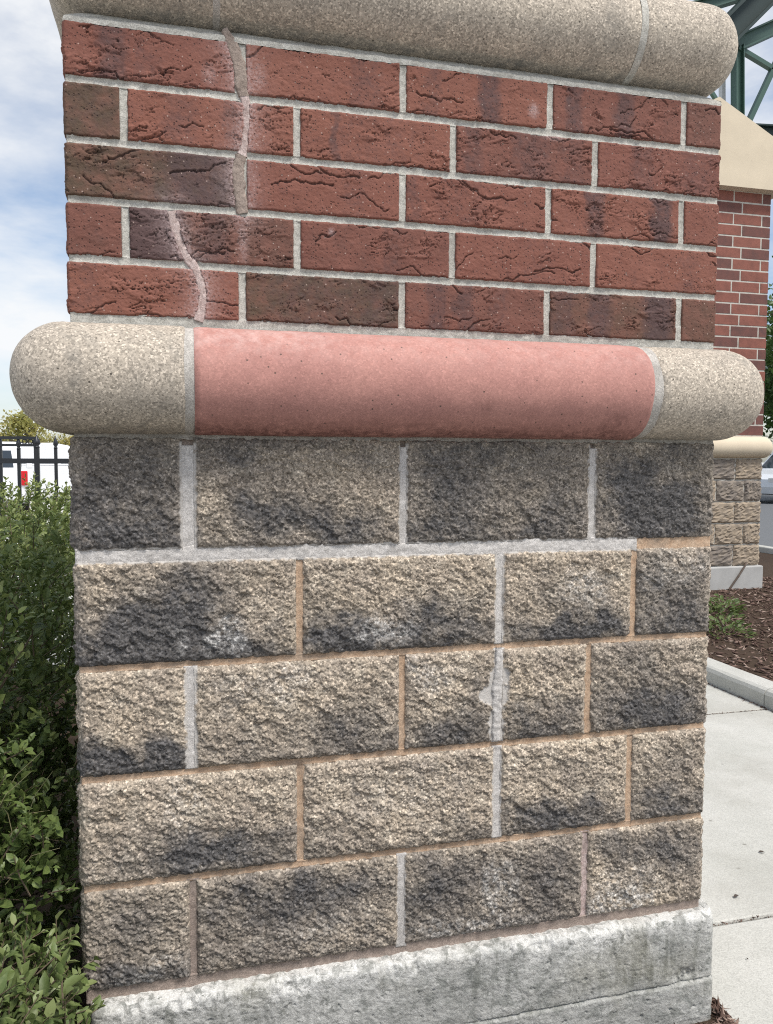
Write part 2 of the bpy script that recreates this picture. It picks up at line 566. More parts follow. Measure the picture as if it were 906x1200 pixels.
def piece(name, box, nx, nz, ny, expF, expL, expR, hfun, mat, afun, skirt=0.7, corner=0.8, lat=0.055, smooth=False):
    """one masonry unit: the faces that show, as fine grids pushed in and out by hfun"""
    x0, x1, y0, y1, z0, z1 = box

    def disp(P):
        D = np.zeros_like(P)
        ez = np.minimum(P[:, 2] - z0, z1 - P[:, 2])
        ex = np.minimum(P[:, 0] - x0, x1 - P[:, 0])
        ey = np.minimum(P[:, 1] - y0, y1 - P[:, 1])
        if expF:
            w = np.clip(1 - (P[:, 1] - y0) / corner, 0, 1)
            D[:, 1] -= w * hfun(P[:, 0], P[:, 2], np.minimum(ex, ez))
        if expL:
            w = np.clip(1 - (P[:, 0] - x0) / corner, 0, 1)
            D[:, 0] -= w * hfun(P[:, 1] + 311, P[:, 2], np.minimum(ey, ez))
        if expR:
            w = np.clip(1 - (x1 - P[:, 0]) / corner, 0, 1)
            D[:, 0] += w * hfun(P[:, 1] + 733, P[:, 2], np.minimum(ey, ez))
        # ragged edges
        k = x0 * 3.1 + z0
        D[:, 2] += lat * np.exp(-ez / 0.4) * fbm(P[:, 0] * 1.3 + k, P[:, 1] * 1.3 + (P[:, 2] > (z0 + z1) / 2) * 9, 71, 4, .6)
        if expF and not (expL or expR):
            D[:, 0] += lat * np.exp(-ex / 0.4) * fbm(P[:, 2] * 1.3 + k, (P[:, 0] > (x0 + x1) / 2) * 9 + P[:, 1] * 0, 72, 4, .6)
        return D

    VV = []; FF = []; off = 0

    def grid(us, vs, mk, nrm, padu0, padu1, padv0, padv1, flip):
        nonlocal off
        ui = list(us); vi = list(vs)
        pu = [0] * len(ui); pv = [0] * len(vi)
        if padu0: ui.insert(0, ui[0]); pu.insert(0, 1)
        if padu1: ui.append(ui[-1]); pu.append(1)
        if padv0: vi.insert(0, vi[0]); pv.insert(0, 1)
        if padv1: vi.append(vi[-1]); pv.append(1)
        U, Vv = np.meshgrid(ui, vi); Q = np.maximum(*np.meshgrid(pu, pv))
        P = mk(U.ravel(), Vv.ravel())
        P = P + disp(P) - np.outer(Q.ravel() * skirt, nrm)
        a, b = len(ui), len(vi)
        idx = np.arange(a * b).reshape(b, a) + off
        q = np.stack([idx[:-1, :-1], idx[:-1, 1:], idx[1:, 1:], idx[1:, :-1]], -1).reshape(-1, 4)
        if flip: q = q[:, ::-1]
        VV.append(P); FF.append(q); off += a * b

    zs = np.linspace(z0, z1, nz + 1)
    if expF:
        grid(np.linspace(x0, x1, nx + 1), zs, lambda u, v: np.stack([u, np.full_like(u, y0), v], 1), (0, -1, 0), not expL, not expR, True, True, False)
    if expL:
        grid(np.linspace(y0, y1, ny + 1), zs, lambda u, v: np.stack([np.full_like(u, x0), u, v], 1), (-1, 0, 0), not expF, True, True, True, True)
    if expR:
        grid(np.linspace(y0, y1, ny + 1), zs, lambda u, v: np.stack([np.full_like(u, x1), u, v], 1), (1, 0, 0), not expF, True, True, True, False)
    V = np.concatenate(VV); F = np.concatenate(FF)
    return centred(name, V, F, mat, PIL, smooth, afun(V))


# ---- split-face blocks
WHITE = [(0.2, 44.2, 31.55, 32.45), (7.5, 8.5, 32, 40), (23.75, 24.25, 32, 40), (39.75, 40.25, 32, 40), (31.7, 32.3, 24, 32), (7.65, 8.35, 16, 24),
         (31.7, 32.3, 8, 24), (23.75, 24.25, 0, 8)]                                     # joints repointed with pale mortar
SPLAT = [(31.9, 20.4, 1.0, 2.1), (31.6, 20.1, 1.45, .8), (32.3, 21.6, .7, .9), (31.85, 17.6, .75, 1.6)]


def smear_mask(x, z):
    """mortar dragged over the stone beside the pale joints"""
    best = np.full(x.shape, 9.0)
    for (xa, xb, za, zb_) in WHITE:
        best = np.minimum(best, np.hypot(np.maximum(0, np.maximum(xa - x, x - xb)), np.maximum(0, np.maximum(za - z, z - zb_))))
    n = fbm(x * 1.5, z * 1.5, 777, 5, .62)
    m_ = 1 - sstep(-0.06, 0.06, best - 0.07 - 0.17 * n)
    d = np.full(x.shape, 9.0)
    for (cx, cz, rx, rz_) in SPLAT: d = np.minimum(d, np.hypot((x - cx) / rx, (z - cz) / rz_))
    return np.maximum(m_, 1 - sstep(-0.08, 0.08, d - 0.9 - 0.42 * fbm(x * 1.5, z * 1.5, 778, 6, .72)))



def block_h(seed):
    ca, sa = math.cos(R(32)), math.sin(R(32))

    def h(x, z, e):
        a = (ca * x - sa * z); b = (sa * x + ca * z)
        wx = 0.12 * fbm(x * 2.2, z * 2.2, seed + 60, 2); wz = 0.12 * fbm(x * 2.2, z * 2.2, seed + 66, 2)
        a = a + wx; b = b + wz
        e2 = e + 0.14 * fbm(x * 1.6, z * 1.6, seed + 3, 3)
        rise = 1 - np.exp(-np.clip(e2, 0, 9) / 0.17)
        s = (0.32 + 0.13 * fbm(x * 0.22, z * 0.26, seed, 3)) * rise
        s = s + rise * (0.085 * facet(a * 0.75, b * 1.25, seed + 10, 1.5) + 0.048 * facet(a * 1.9, b * 2.9, seed + 20, 1.5)
                        + 0.046 * facet(a * 3.6, b * 5.2, seed + 30, 1.6) + 0.038 * facet(a * 6.6, b * 8.6, seed + 40, 1.6))
        sm = smear_mask(x, z)
        return (s * 0.92 - 0.05) * (1 - 0.92 * sm) + sm * 0.045
    return h


def blob_attr(x0, x1, z0, z1, base, blobs, pales, seed):
    def f(V):
        u = (V[:, 0] - x0) / (x1 - x0); v = (V[:, 2] - z0) / (z1 - z0)
        asp = (x1 - x0) / (z1 - z0)
        n1 = 0.22 * fbm(V[:, 0] * 0.35 + V[:, 1] * 0.3, V[:, 2] * 0.35, seed, 4)
        n2 = 0.22 * fbm(V[:, 0] * 0.35 - 50, V[:, 2] * 0.35 + V[:, 1] * 0.3, seed + 9, 4)
        c = np.full(len(V), base) + 0.5 * n1
        c = c + 0.30 * (1 - sstep(0.0, 0.42, v + 1.3 * n2))  # lower part darkened: pigment, plus shade under the bulge put into the colour
        for (bu, bv, ru, rv, s) in blobs:
            d = np.sqrt(((u - bu + n1 / asp) / ru) ** 2 + ((v - bv + n2) / rv) ** 2)
            c = c + 1.1 * s * (1 - sstep(0.05, 1.6, d))
        p = np.zeros(len(V))
        for (bu, bv, ru, rv, s) in pales:
            d = np.sqrt(((u - bu + n2 / asp) / ru) ** 2 + ((v - bv + n1) / rv) ** 2)
            p = np.maximum(p, s * (1 - sstep(0.2, 1.2, d)))
        return {'char_shade': np.clip(c, 0, 1), 'pale': np.clip(p, 0, 1), 'smear': smear_mask(V[:, 0], V[:, 2])}
    return f


BL = [  # z0, then blocks (x0, x1, base, dark areas, pale areas), top course first
    (32, [(0, 8, .52, [(.5, .5, .6, .5, .3)], []),
          (8, 24, .22, [(.36, .36, .26, .26, .6), (.68, .2, .2, .2, .5), (.1, .85, .3, .25, .35), (.5, .95, .6, .12, .3)], []),
          (24, 40, .36, [(.25, .5, .25, .5, .45), (.78, .45, .22, .4, .4), (.5, .95, .6, .1, .3)], []),
          (40, 52, .30, [(.52, .35, .5, .36, .75), (.2, .75, .25, .25, .4), (.75, .9, .3, .15, .4)], [])]),
    (24, [(0, 16, .24, [(.18, .25, .32, .45, .65), (.50, .5, .2, .7, .6), (.6, .1, .35, .2, .5)], [(.67, .2, .1, .25, .9), (.42, .15, .05, .3, .5)]),
          (16, 32, .08, [(.18, .15, .25, .22, .75), (.72, .24, .32, .3, .65), (.1, .6, .15, .5, .2)], [(.4, .25, .18, .3, .7)]),
          (32, 44, .12, [(.58, .3, .35, .4, .45), (.55, .08, .5, .15, .5)], [(.62, .55, .25, .25, .45)]),
          (44, 52, .25, [(.55, .35, .5, .45, .5), (.2, .7, .3, .3, .25)], [(.5, .75, .5, .25, .3)])]),
    (16, [(0, 8, .06, [(.5, .13, .7, .26, .85)], []),
          (8, 24, .08, [(.8, .25, .3, .35, .4), (.3, .35, .3, .25, .2)], [(.35, .75, .4, .25, .3)]),
          (24, 32, .06, [(.5, .22, .55, .32, .6), (.85, .6, .25, .3, .3)], [(.3, .8, .35, .2, .4)]),
          (32, 40, .08, [(.4, .18, .5, .28, .5)], []),
          (40, 52, .20, [(.55, .28, .5, .38, .6), (.4, .8, .3, .25, .3)], [])]),
    (8, [(0, 16, .03, [(.62, .2, .38, .26, .7), (.4, .4, .3, .2, .2)], [(.45, .7, .12, .3, .35)]),
         (16, 32, .0, [(.9, .12, .15, .2, .3), (.05, .2, .1, .3, .25)], [(.5, .6, .5, .4, .2)]),
         (32, 44, .06, [(.5, .17, .55, .22, .6), (.55, .65, .3, .2, .2)], []),
         (44, 52, .18, [(.5, .15, .6, .25, .4), (.6, .7, .4, .3, .25)], [])]),
    (0, [(0, 8, .30, [(.45, .6, .5, .35, .3), (.5, .05, .6, .14, .25)], [(.6, .15, .5, .2, .5)]),
         (8, 24, .30, [(.35, .62, .42, .34, .5), (.8, .7, .25, .25, .35)], [(.62, .3, .3, .25, .25)]),
         (24, 40, .34, [(.2, .6, .25, .45, .45), (.75, .55, .3, .4, .4)], [(.5, .55, .12, .45, .6), (.3, .1, .5, .15, .5)]),
         (40, 52, .06, [(.7, .62, .4, .26, .7), (.2, .82, .3, .22, .6), (.9, .3, .2, .2, .2)], [(.3, .2, .45, .3, .7)])]),
]
BJ = {32: .85}                               # thicker joints
seed = 100
for r, (zb, row) in enumerate(BL):
    zt = zb + 8
    z0 = zb + (0.42 if zb == 32 else 0.22) + (0.15 if zb == 0 else 0)
    z1 = zt - (0.42 if zt == 32 else 0.22)
    if zb == 32: z1 = 40.4
    for k, (xa, xb, base, dk, pl) in enumerate(row):
        seed += 37
        first, last = k == 0, k == len(row) - 1
        wl = 0.40 if (r == 0 and xa == 8) else 0.24
        x0 = PX0 + 0.25 if first else xa + wl + (0.12 if (r == 2 and xa == 32) else 0)
        x1 = PX1 - 0.35 if last else xb - (0.40 if (r == 0 and xb == 8) else 0.24)
        if first or last:
            dep = {8: 16, 16: 8, 12: 8}.get(xb - xa, 12)
            if last: dep = 12 if xb - xa == 8 else 8
        else: dep = 8
        box = (x0, x1, 0.02, dep - 0.25, z0, z1)
        piece('stone_block', box, int((x1 - x0) / 0.075), int((z1 - z0) / 0.075), int(dep / 0.12), True, first, last,
              block_h(seed), M['block'], blob_attr(x0, x1, z0, z1, base, dk, pl, seed))
        if first or last:                                     # the rest of the side
            ya = dep
            while ya < DEP - 0.5:
                yb = min(DEP, ya + 16)
                seed += 37
                b2_ = (x0, x0 + 6, ya + 0.25, yb - 0.25, z0, z1) if first else (x1 - 6, x1, ya + 0.25, yb - 0.25, z0, z1)
                piece('stone_block', b2_, 4, 40, int((yb - ya) / 0.2), False, first, last, block_h(seed), M['block'],
                      blob_attr(b2_[0], b2_[1], z0, z1, 0.25, [(.5, .2, 3, .4, .4)], [], seed))
                ya = yb


# ---- bricks
BZ = 48.66
YB = 0.50


CRACKS = [  # (x, z, half width) down each patched crack
    [(10.9, 69.3, .12), (11.4, 68.3, .36), (11.9, 67.0, .42), (12.05, 65.6, .42), (12.2, 64.7, .3)],
    [(12.25, 64.9, .3), (12.4, 63.9, .24), (12.35, 62.6, .2), (12.2, 61.2, .24), (12.0, 60.6, .3)],
    [(12.0, 60.7, .36), (11.75, 59.6, .40), (11.8, 58.2, .40), (12.0, 57.0, .42), (12.1, 56.5, .3)],
    [(7.1, 56.4, .28), (7.3, 55.4, .28), (7.6, 54.3, .27), (8.1, 53.2, .26), (8.7, 52.5, .27), (9.1, 51.6, .27), (9.2, 50.3, .27), (9.05, 49.4, .3), (8.85, 48.7, .34)]]


def crack_d(x, z):
    best = np.full(x.shape, 9.0)
    for pl in CRACKS:
        for (xa, za, wa), (xb, zb_, wb) in zip(pl[:-1], pl[1:]):
            t = np.clip(((x - xa) * (xb - xa) + (z - za) * (zb_ - za)) / ((xb - xa) ** 2 + (zb_ - za) ** 2), 0, 1)
            d = np.hypot(x - xa - t * (xb - xa), z - za - t * (zb_ - za)) - (wa + t * (wb - wa))
            best = np.minimum(best, d)
    return best + 0.04 + 0.19 * fbm(x * 1.9, z * 1.9, 99, 5, .72)


def creases(x, z, box, seed, n):
    """long jagged drag creases: 0..1 across each thin line"""
    x0, x1, z0, z1 = box
    q = random.Random(seed)
    best = np.full(x.shape, 9.0)
    jx = x + 0.05 * fbm(x * 2.5, z * 2.5, seed + 91, 3); jz = z + 0.10 * fbm(x * 2.5 + 40, z * 2.5, seed + 92, 3)
    for _ in range(n):
        px = q.uniform(x0, x1); pz = q.choice([z0, z1, q.uniform(z0, z1)])
        a = q.uniform(-0.5, 0.5) + (math.pi if q.random() < .5 else 0)
        w = q.uniform(0.005, 0.035)
        for k in range(q.randint(4, 9)):
            ln = q.uniform(0.3, 0.8); a2 = a + q.uniform(-0.8, 0.8)
            nx_, nz_ = px + ln * math.cos(a2), min(z1, max(z0, pz + ln * math.sin(a2) * 0.8))
            dd = (nx_ - px) ** 2 + (nz_ - pz) ** 2 + 1e-9
            t = np.clip(((jx - px) * (nx_ - px) + (jz - pz) * (nz_ - pz)) / dd, 0, 1)
            best = np.minimum(best, np.hypot(jx - px - t * (nx_ - px), jz - pz - t * (nz_ - pz)) - w)
            px, pz = nx_, nz_
    return 1 - sstep(0.0, 0.05, best)


def brick_h(seed, ruggedness, box=None):
    def h(x, z, e):
        wob = 0.5 * fbm(x * 0.5, z * 0.9, seed + 1, 2)
        reg = sstep(-0.10, 0.35, fbm(x * 0.28, z * 0.5, seed + 2, 3) + ruggedness - 0.56)
        q = fbm(x * 0.55 + wob, z * 1.9 + 1.5 * wob, seed + 3, 3)
        lines = np.exp(-(q / 0.036) ** 2)
        q2 = fbm(x * 0.9 - wob, z * 3.6 - 2.2 * wob, seed + 7, 3)
        lines2 = np.exp(-(q2 / 0.05) ** 2)
        s = -reg * (0.17 * lines + 0.05 * lines2) + reg * 0.035 * q2 + 0.015 * fbm(x * 4, z * 4, seed + 5, 3) + 0.03 * fbm(x * .2, z * .3, seed, 2)
        step = fbm(x * 0.5 + 7, z * 0.8, seed + 13, 3)
        s = s + (0.25 + 0.75 * reg) * 0.085 * sstep(-0.01, 0.025, step)
        e2 = np.clip(e + 0.05 * fbm(x * 1.8, z * 1.8, seed + 4, 3) - 0.02, 0, 9)
        rr = 0.13
        t = np.clip(1 - e2 / rr, 0, 1)
        if box is not None and x.max() < 300: s = s - 0.13 * creases(x, z, box, seed, 5 if box[1] - box[0] > 6 else 1)
        if x.min() < 16: s = s - 0.30 * (1 - sstep(-0.06, 0.05, crack_d(x, z)))
        return s - rr * 0.75 * (1 - np.sqrt(np.maximum(0, 1 - t * t)))
    return h


def brick_attr(x0, x1, z0, z1, tone, bands, dust, seed, rug):
    def f(V):
        x, z = V[:, 0], V[:, 2]
        u = (x - x0) / (x1 - x0); v = (z - z0) / (z1 - z0)
        n = 0.10 * fbm(x * 0.7, z * 0.7, seed + 31, 3)
        fl = np.zeros(len(V)) + 0.10 + n
        for (b, wd, s) in bands:
            fl = fl + s * (1 - sstep(0.4, 1.3, np.abs(u - b + n * 0.35) / wd))
        d = np.zeros(len(V))
        for (du, dv, ru, rv, s) in dust:
            d = np.maximum(d, s * (1 - sstep(0.1, 1.2, np.sqrt(((u - du) / ru) ** 2 + ((v - dv) / rv) ** 2))))
        wob = 0.5 * fbm(x * 0.5, z * 0.9, seed + 1, 2)
        reg = sstep(-0.10, 0.35, fbm(x * 0.28, z * 0.5, seed + 2, 3) + rug - 0.56)
        q = fbm(x * 0.55 + wob, z * 1.9 + 1.5 * wob, seed + 3, 3)
        cr = reg * np.exp(-(q / 0.03) ** 2) * (V[:, 1] < YB + 0.3)
        cr = np.maximum(cr, 0.9 * creases(x, z, (x0, x1, z0, z1), seed, 5 if x1 - x0 > 6 else 1) * (V[:, 1] < YB + 0.3)) if x1 - x0 != 3 else cr
        if x0 < 14: d = np.maximum(0.55 * d, np.clip(0.9 * np.exp(-np.clip(crack_d(x, z), 0, 9) / 0.6), 0, 1))
        return {'tone': np.full(len(V), tone) + n * 0.6, 'flash': np.clip(fl, 0, 1.2), 'dust': d, 'crack': cr}
    return f


# courses from the top down: (x0, x1, tone, dark bands (u, half width, strength), dust, ruggedness)
BR = [
    [(0, 12, .35, [(.28, .10, .6), (.5, .1, .2)], [(.85, .3, .06, .3, .8)], .5),
     (12, 24, .38, [(.78, .12, .3)], [(.06, .35, .09, .45, .9)], .3),
     (24, 36, .28, [(.18, .07, .35), (.58, .09, .7)], [(.9, .35, .05, .2, .8)], .35),
     (36, 48, .42, [(.15, .07, .6), (.55, .08, .65)], [], .4),
     (48, 52, .45, [], [], .2)],
    [(0, 4, .85, [(.5, .8, .15)], [], .1),
     (4, 16, .32, [(.3, .12, .3), (.62, .05, .3)], [(.70, .4, .05, .6, .6)], .55),
     (16, 28, .38, [(.22, .03, .5), (.5, .3, .15)], [], .35),
     (28, 40, .62, [(.12, .07, .4), (.55, .16, .45), (.85, .1, .3)], [(.7, .97, .1, .1, .7)], .55),
     (40, 52, .42, [(.35, .12, .35), (.8, .2, .3)], [], .6)],
    [(0, 12, 1.0, [(.8, .25, .75), (.4, .3, .15)], [(.97, .4, .03, .5, .7)], .5),
     (12, 24, .25, [(.7, .1, .2)], [(.04, .5, .06, .6, .7)], .3),
     (24, 36, .36, [(.05, .05, .35), (.4, .2, .2)], [], .5),
     (36, 48, .40, [(.33, .08, .65), (.86, .09, .85)], [], .5),
     (48, 52, .5, [], [], .1)],
    [(0, 4, .40, [], [], .1),
     (4, 16, .45, [(.1, .25, .95), (.5, .10, .5)], [(.68, .55, .05, .7, .9)], .7),
     (16, 28, .34, [(.6, .1, .2)], [(.2, .8, .03, .1, .8)], .4),
     (28, 40, .30, [(.6, .15, .15)], [], .15),
     (40, 52, .32, [(.75, .1, .2)], [], .3)],
    [(0, 12, .28, [(.1, .1, .2)], [(.75, .5, .06, .5, .5)], .5),
     (12, 24, .9, [(.45, .4, .35), (.9, .15, .4)], [], .55),
     (24, 36, .30, [(.22, .08, .55), (.42, .08, .5), (.68, .07, .25)], [], .35),
     (36, 48, .62, [(.1, .1, .5), (.38, .1, .65), (.85, .13, .85)], [], .6),
     (48, 52, .7, [], [], .1)],
]
g = 0.27
for r, row in enumerate(BR):
    z0 = BZ + (4 - r) * 4 + g - 0.02; z1 = BZ + (5 - r) * 4 - g
    for k, (xa, xb, tone, bands, dust, rug) in enumerate(row):
        seed += 41
        first, last = k == 0, k == len(row) - 1
        x0 = PX0 if first else xa + g
        x1 = PX1 - 0.1 if last else xb - g
        if xa == 12 and r in (0, 2): x0 += 0.12
        if xb == 12 and r in (0, 2): x1 -= 0.15
        dep = 4
        if (first or last) and xb - xa == 4: dep = 12
        tone += 0.22 * math.sin(seed * 1.7)
        piece('brick', (x0, x1, YB, YB + dep - 0.35, z0, z1), int((x1 - x0) / 0.062), int((z1 - z0) / 0.062), int(dep / 0.15) + 1,
              True, first, last, brick_h(seed, rug, (x0, x1, z0, z1)), M['brick'], brick_attr(x0, x1, z0, z1, tone, bands, dust, seed, rug), 0.5, 0.6, 0.05, True)
        if first or last:
            ya = dep
            while ya < DEP - 0.5:
                yb = min(DEP, ya + 12)
                seed += 41
                b2_ = (x0, x0 + 3, YB + ya + g, YB + yb - g, z0, z1) if first else (x1 - 3, x1, YB + ya + g, YB + yb - g, z0, z1)
                piece('brick', b2_, 4, 24, int((yb - ya) / 0.2), False, first, last, brick_h(seed, .4), M['brick'],
                      brick_attr(b2_[0], b2_[1], z0, z1, 0.3 + 0.4 * ((seed * 7) % 10) / 10, [], [], seed, .4), 0.5, 0.6, 0.05, True)
                ya = yb


# ---- mortar
def strip(x0, x1, z0, z1, y, mat, hollow=0.05, sd=1, name='mortar_joint', res=0.14, rough=0.03, wob=0.10):
    nx = max(2, int((x1 - x0) / res)); nz_ = max(3, int((z1 - z0) / 0.09))
    U, V = np.meshgrid(np.linspace(x0, x1, nx + 1), np.linspace(z0, z1, nz_ + 1))
    u, v = U.ravel(), V.ravel()
    if (x1 - x0) > (z1 - z0): t = (v - z0) / (z1 - z0)
    else: t = (u - x0) / (x1 - x0)
    Y = y + hollow * (1 - (2 * t - 1) ** 2) - rough * fbm(u * 3, v * 3, sd, 3) - 0.03 * fbm(u * 0.4, v * 0.4, sd + 5, 2)
    tt = 2 * t - 1
    if (x1 - x0) > (z1 - z0): v = v + wob * tt * fbm(u * 0.9, np.sign(tt) * 7 + u * 0, sd + 8, 4)
    else: u = u + wob * tt * fbm(v * 0.9, np.sign(tt) * 7 + v * 0, sd + 8, 4)
    P = np.stack([u, Y, v], 1)
    n = len(P); a = nx + 1; b = nz_ + 1
    idx = np.arange(n).reshape(b, a)
    q = np.stack([idx[:-1, :-1], idx[:-1, 1:], idx[1:, 1:], idx[1:, :-1]], -1).reshape(-1, 4)
    # give it a body: back rim
    rim = np.concatenate([idx[0, :], idx[1:, -1], idx[-1, -2::-1], idx[-2:0:-1, 0]])
    P2 = P[rim].copy(); P2[:, 1] = y + 0.8
    k = len(rim); ri = np.arange(k); nx_ = (ri + 1) % k
    sq = np.stack([rim[ri], n + ri, n + nx_, rim[nx_]], 1)
    return centred(name, np.concatenate([P, P2]), np.concatenate([q, sq]), mat, PIL, True)


YM = YB + 0.13
sd = 0
for k in range(1, 5):                                           # brick beds
    z = BZ + 4 * k
    sd += 1; strip(PX0 + 0.15, PX1 - 0.25, z - g - 0.06, z + g + 0.06, YM, M['m_grey'], 0.06, sd)
strip(PX0 + 0.15, PX1 - 0.25, BZ - 0.75, BZ + g + 0.06, YM - 0.02, M['m_grey'], 0.03, 91)
for r, row in enumerate(BR):
    z0 = BZ + (4 - r) * 4 + g; z1 = BZ + (5 - r) * 4 - g
    for (xa, xb, *_) in row[:-1]:
        sd += 1
        w = 0.45 if (xb == 12 and r in (0, 2)) else g + 0.06
        strip(xb - w, xb + w, z0 - 0.03, z1 + 0.03, YM - 0.01, M['m_grey'], 0.05, sd)
YJ = -0.02
strip(PX0 + 0.2, 44.2, 31.4, 32.6, YJ + 0.03, M['m_white'], -0.04, 201, wob=.16, rough=.05)
strip(44.0, PX1 - 0.4, 31.45, 32.55, YJ + 0.06, M['m_tan'], 0.04, 202)
for z in (24, 16, 8):
    strip(PX0 + 0.3, PX1 - 0.5, z - 0.30, z + 0.30, YJ + 0.06, M['m_tan'], 0.05, 210 + z)
strip(PX0 + 0.3, PX1 - 0.5, -0.55, 0.50, YJ + 0.0, M['m_brown'], 0.06, 250)
strip(PX0 + 0.3, PX1 - 0.4, 40.3, 41.1, YJ + 0.02, M['m_band'], 0.05, 251)
HJ = {(0, 8): ('m_white', .46), (0, 24): ('m_white', .32), (0, 40): ('m_white', .34), (1, 16): ('m_tan', .28), (1, 32): ('m_white', .30), (1, 44): ('m_tan', .32),
      (2, 8): ('m_white', .36), (2, 24): ('m_tan', .30), (2, 32): ('m_white', .36), (2, 40): ('m_tan', .30), (3, 16): ('m_tan', .26), (3, 32): ('m_white', .32),
      (3, 44): ('m_tan', .30), (4, 8): ('m_brown', .34), (4, 24): ('m_white', .32), (4, 40): ('m_pink', .27)}
for (r, x), (mn, w) in HJ.items():
    zb = BL[r][0]
    sd += 1
    yj = YJ + (0.02 if mn == 'm_white' else 0.05)
    strip(x - w - 0.12, x + w + 0.12, zb + 0.2, zb + 7.85, yj, M[mn], 0.0 if mn == 'm_white' else 0.05, 300 + sd, wob=.14)


def ribbon(name, pts, mat, y, proud, sd, rag=0.42):
    """smeared mortar along a crack: pts (x, z, half width)"""
    pts = np.array(pts, float)
    d = np.r_[0, np.cumsum(np.hypot(np.diff(pts[:, 0]), np.diff(pts[:, 1])))]
    n = int(d[-1] / 0.10) + 2
    s = np.linspace(0, d[-1], n)
    k = np.ones(5) / 5
    sm = lambda a: np.convolve(np.pad(a, 2, 'edge'), k, 'valid')
    X = sm(np.interp(s, d, pts[:, 0])); Z = sm(np.interp(s, d, pts[:, 1])); Wd = np.interp(s, d, pts[:, 2])
    tx = np.gradient(X); tz = np.gradient(Z); L = np.hypot(tx, tz); nx_, nz_ = -tz / L, tx / L
    m = 9
    V = []
    for j in range(m):
        t = -1 + 2 * j / (m - 1)
        wl = Wd * (1 + rag * fbm(s * 1.1 + (50 if t > 0 else 0), s * 0 + (t > 0) * 3.3, sd, 5, 0.65))
        px = X + nx_ * t * wl; pz = Z + nz_ * t * wl
        dep = y - proud * (1 - t * t) ** 0.3 - (0.03 + 0.2 * proud) * fbm(px * 3, pz * 3, sd + 2, 3) * (abs(t) < 0.95) + (0.25 if abs(t) == 1 else 0)
        V.append(np.stack([px, dep, pz], 1))
    V = np.stack(V, 1).reshape(-1, 3)
    idx = np.arange(n * m).reshape(n, m)
    q = np.stack([idx[:-1, :-1], idx[:-1, 1:], idx[1:, 1:], idx[1:, :-1]], -1).reshape(-1, 4)
    return centred(name, V, q, mat, PIL, True)


for k, (pl, mn, yy) in enumerate(zip(CRACKS, ('m_brown', 'm_pink', 'm_brown', 'm_pink'), (.05, .09, .07, .08))):
    ribbon('crack_filler', [(x_, z_, w_ + .12) for x_, z_, w_ in pl], M[mn], YB + yy, .05, 401 + k, .38)
ribbon('mortar_patch', [(32.0, 24.0, .30), (32.0, 22.0, .40), (31.85, 20.4, .50), (31.9, 18.4, .45), (31.85, 16.3, .40)], M['m_white'], -.04, .16, 405, 0.5)

# solid core behind all units
core = MB().box(PX0 + 0.55, PX1 - 0.75, 0.40, DEP - 0.2, 0.05, 40.5).build('mortar_core', M['m_brown'], PIL)
core2 = MB().box(PX0 + 0.3, PX1 - 0.4, YB + 0.45, DEP - 0.2, 40.5, BZ + 19.9).build('mortar_core', M['m_grey'], PIL)


core3 = MB().box(2.4, 49.4, 2.6, DEP - 0.2, BZ + 19.9, BZ + 27.6).build('mortar_core', M['m_grey'], PIL)


# ---- rounded stone bands
def bullnose(name, path, zc, rz, pr, mat, sd, endround=(True, True), stain=None, pale=None):
    """path: list of (x, y, nx, ny, s)"""
    pts = np.array(path)
    nt_ = 46
    T = np.linspace(-math.pi / 2, math.pi / 2, nt_)
    s = pts[:, 4]; L = s[-1]
    sh = np.ones(len(s))
    if endround[0]: sh -= 0.035 * np.clip(1 - (s - s[0]) / 0.2, 0, 1) ** 2
    if endround[1]: sh -= 0.035 * np.clip(1 - (L - s) / 0.2, 0, 1) ** 2
    ct = np.cos(T) ** 0.92
    V = np.zeros((len(s), nt_, 3))
    nn = 0.05 * fbm(s[:, None] * 0.25 + T[None] * 0, T[None] * 0.9 + s[:, None] * 0, sd, 3) + 0.012 * fbm(s[:, None] * 3 + T[None] * 0, T[None] * 12 + s[:, None] * 0, sd + 4, 2)
    rr = pr * ct[None] * sh[:, None] + nn * ct[None]
    V[:, :, 0] = pts[:, 0:1] + pts[:, 2:3] * rr
    V[:, :, 1] = pts[:, 1:2] + pts[:, 3:4] * rr
    V[:, :, 2] = zc + rz * np.sin(T)[None] * (1 - 0.5 * (1 - sh[:, None])) + nn * np.sin(T)[None]
    idx = np.arange(len(s) * nt_).reshape(len(s), nt_)
    q = np.stack([idx[:-1, :-1], idx[1:, :-1], idx[1:, 1:], idx[:-1, 1:]], -1).reshape(-1, 4)
    P = V.reshape(-1, 3)
    t = np.tile(T, (len(s), 1)).ravel(); ss = np.repeat(s, nt_)
    st = stain(P, t) if stain else np.zeros(len(P))
    pa = pale(P, t) if pale else np.zeros(len(P))
    # close the back with a vertical wall
    return centred(name, P, q, mat, PIL, True, {'stain': np.clip(st, 0, 1), 'pale': np.clip(pa, 0, 1)})


XL, XR, YW = PX0 + 0.15, PX1 - 0.25, 0.30


def straight(xa, xb, res=0.22, YW=YW):
    xs = np.linspace(xa, xb, max(3, int((xb - xa) / res)))
    return [(x, YW, 0, -1, x - xa) for x in xs]


def left_end(xb, XL=XL, YW=YW):
    p = []; s = 0
    for y in np.linspace(DEP, YW, 60): p.append((XL, y, -1, 0, DEP - y))
    s = DEP - YW
    for k in range(1, 25):
        a = k / 24 * math.pi / 2
        p.append((XL, YW, -math.cos(a), -math.sin(a), s + 4 * a))
    s += 2 * math.pi
    for x in np.linspace(XL, xb, 40)[1:]: p.append((x, YW, 0, -1, s + x - XL))
    return p


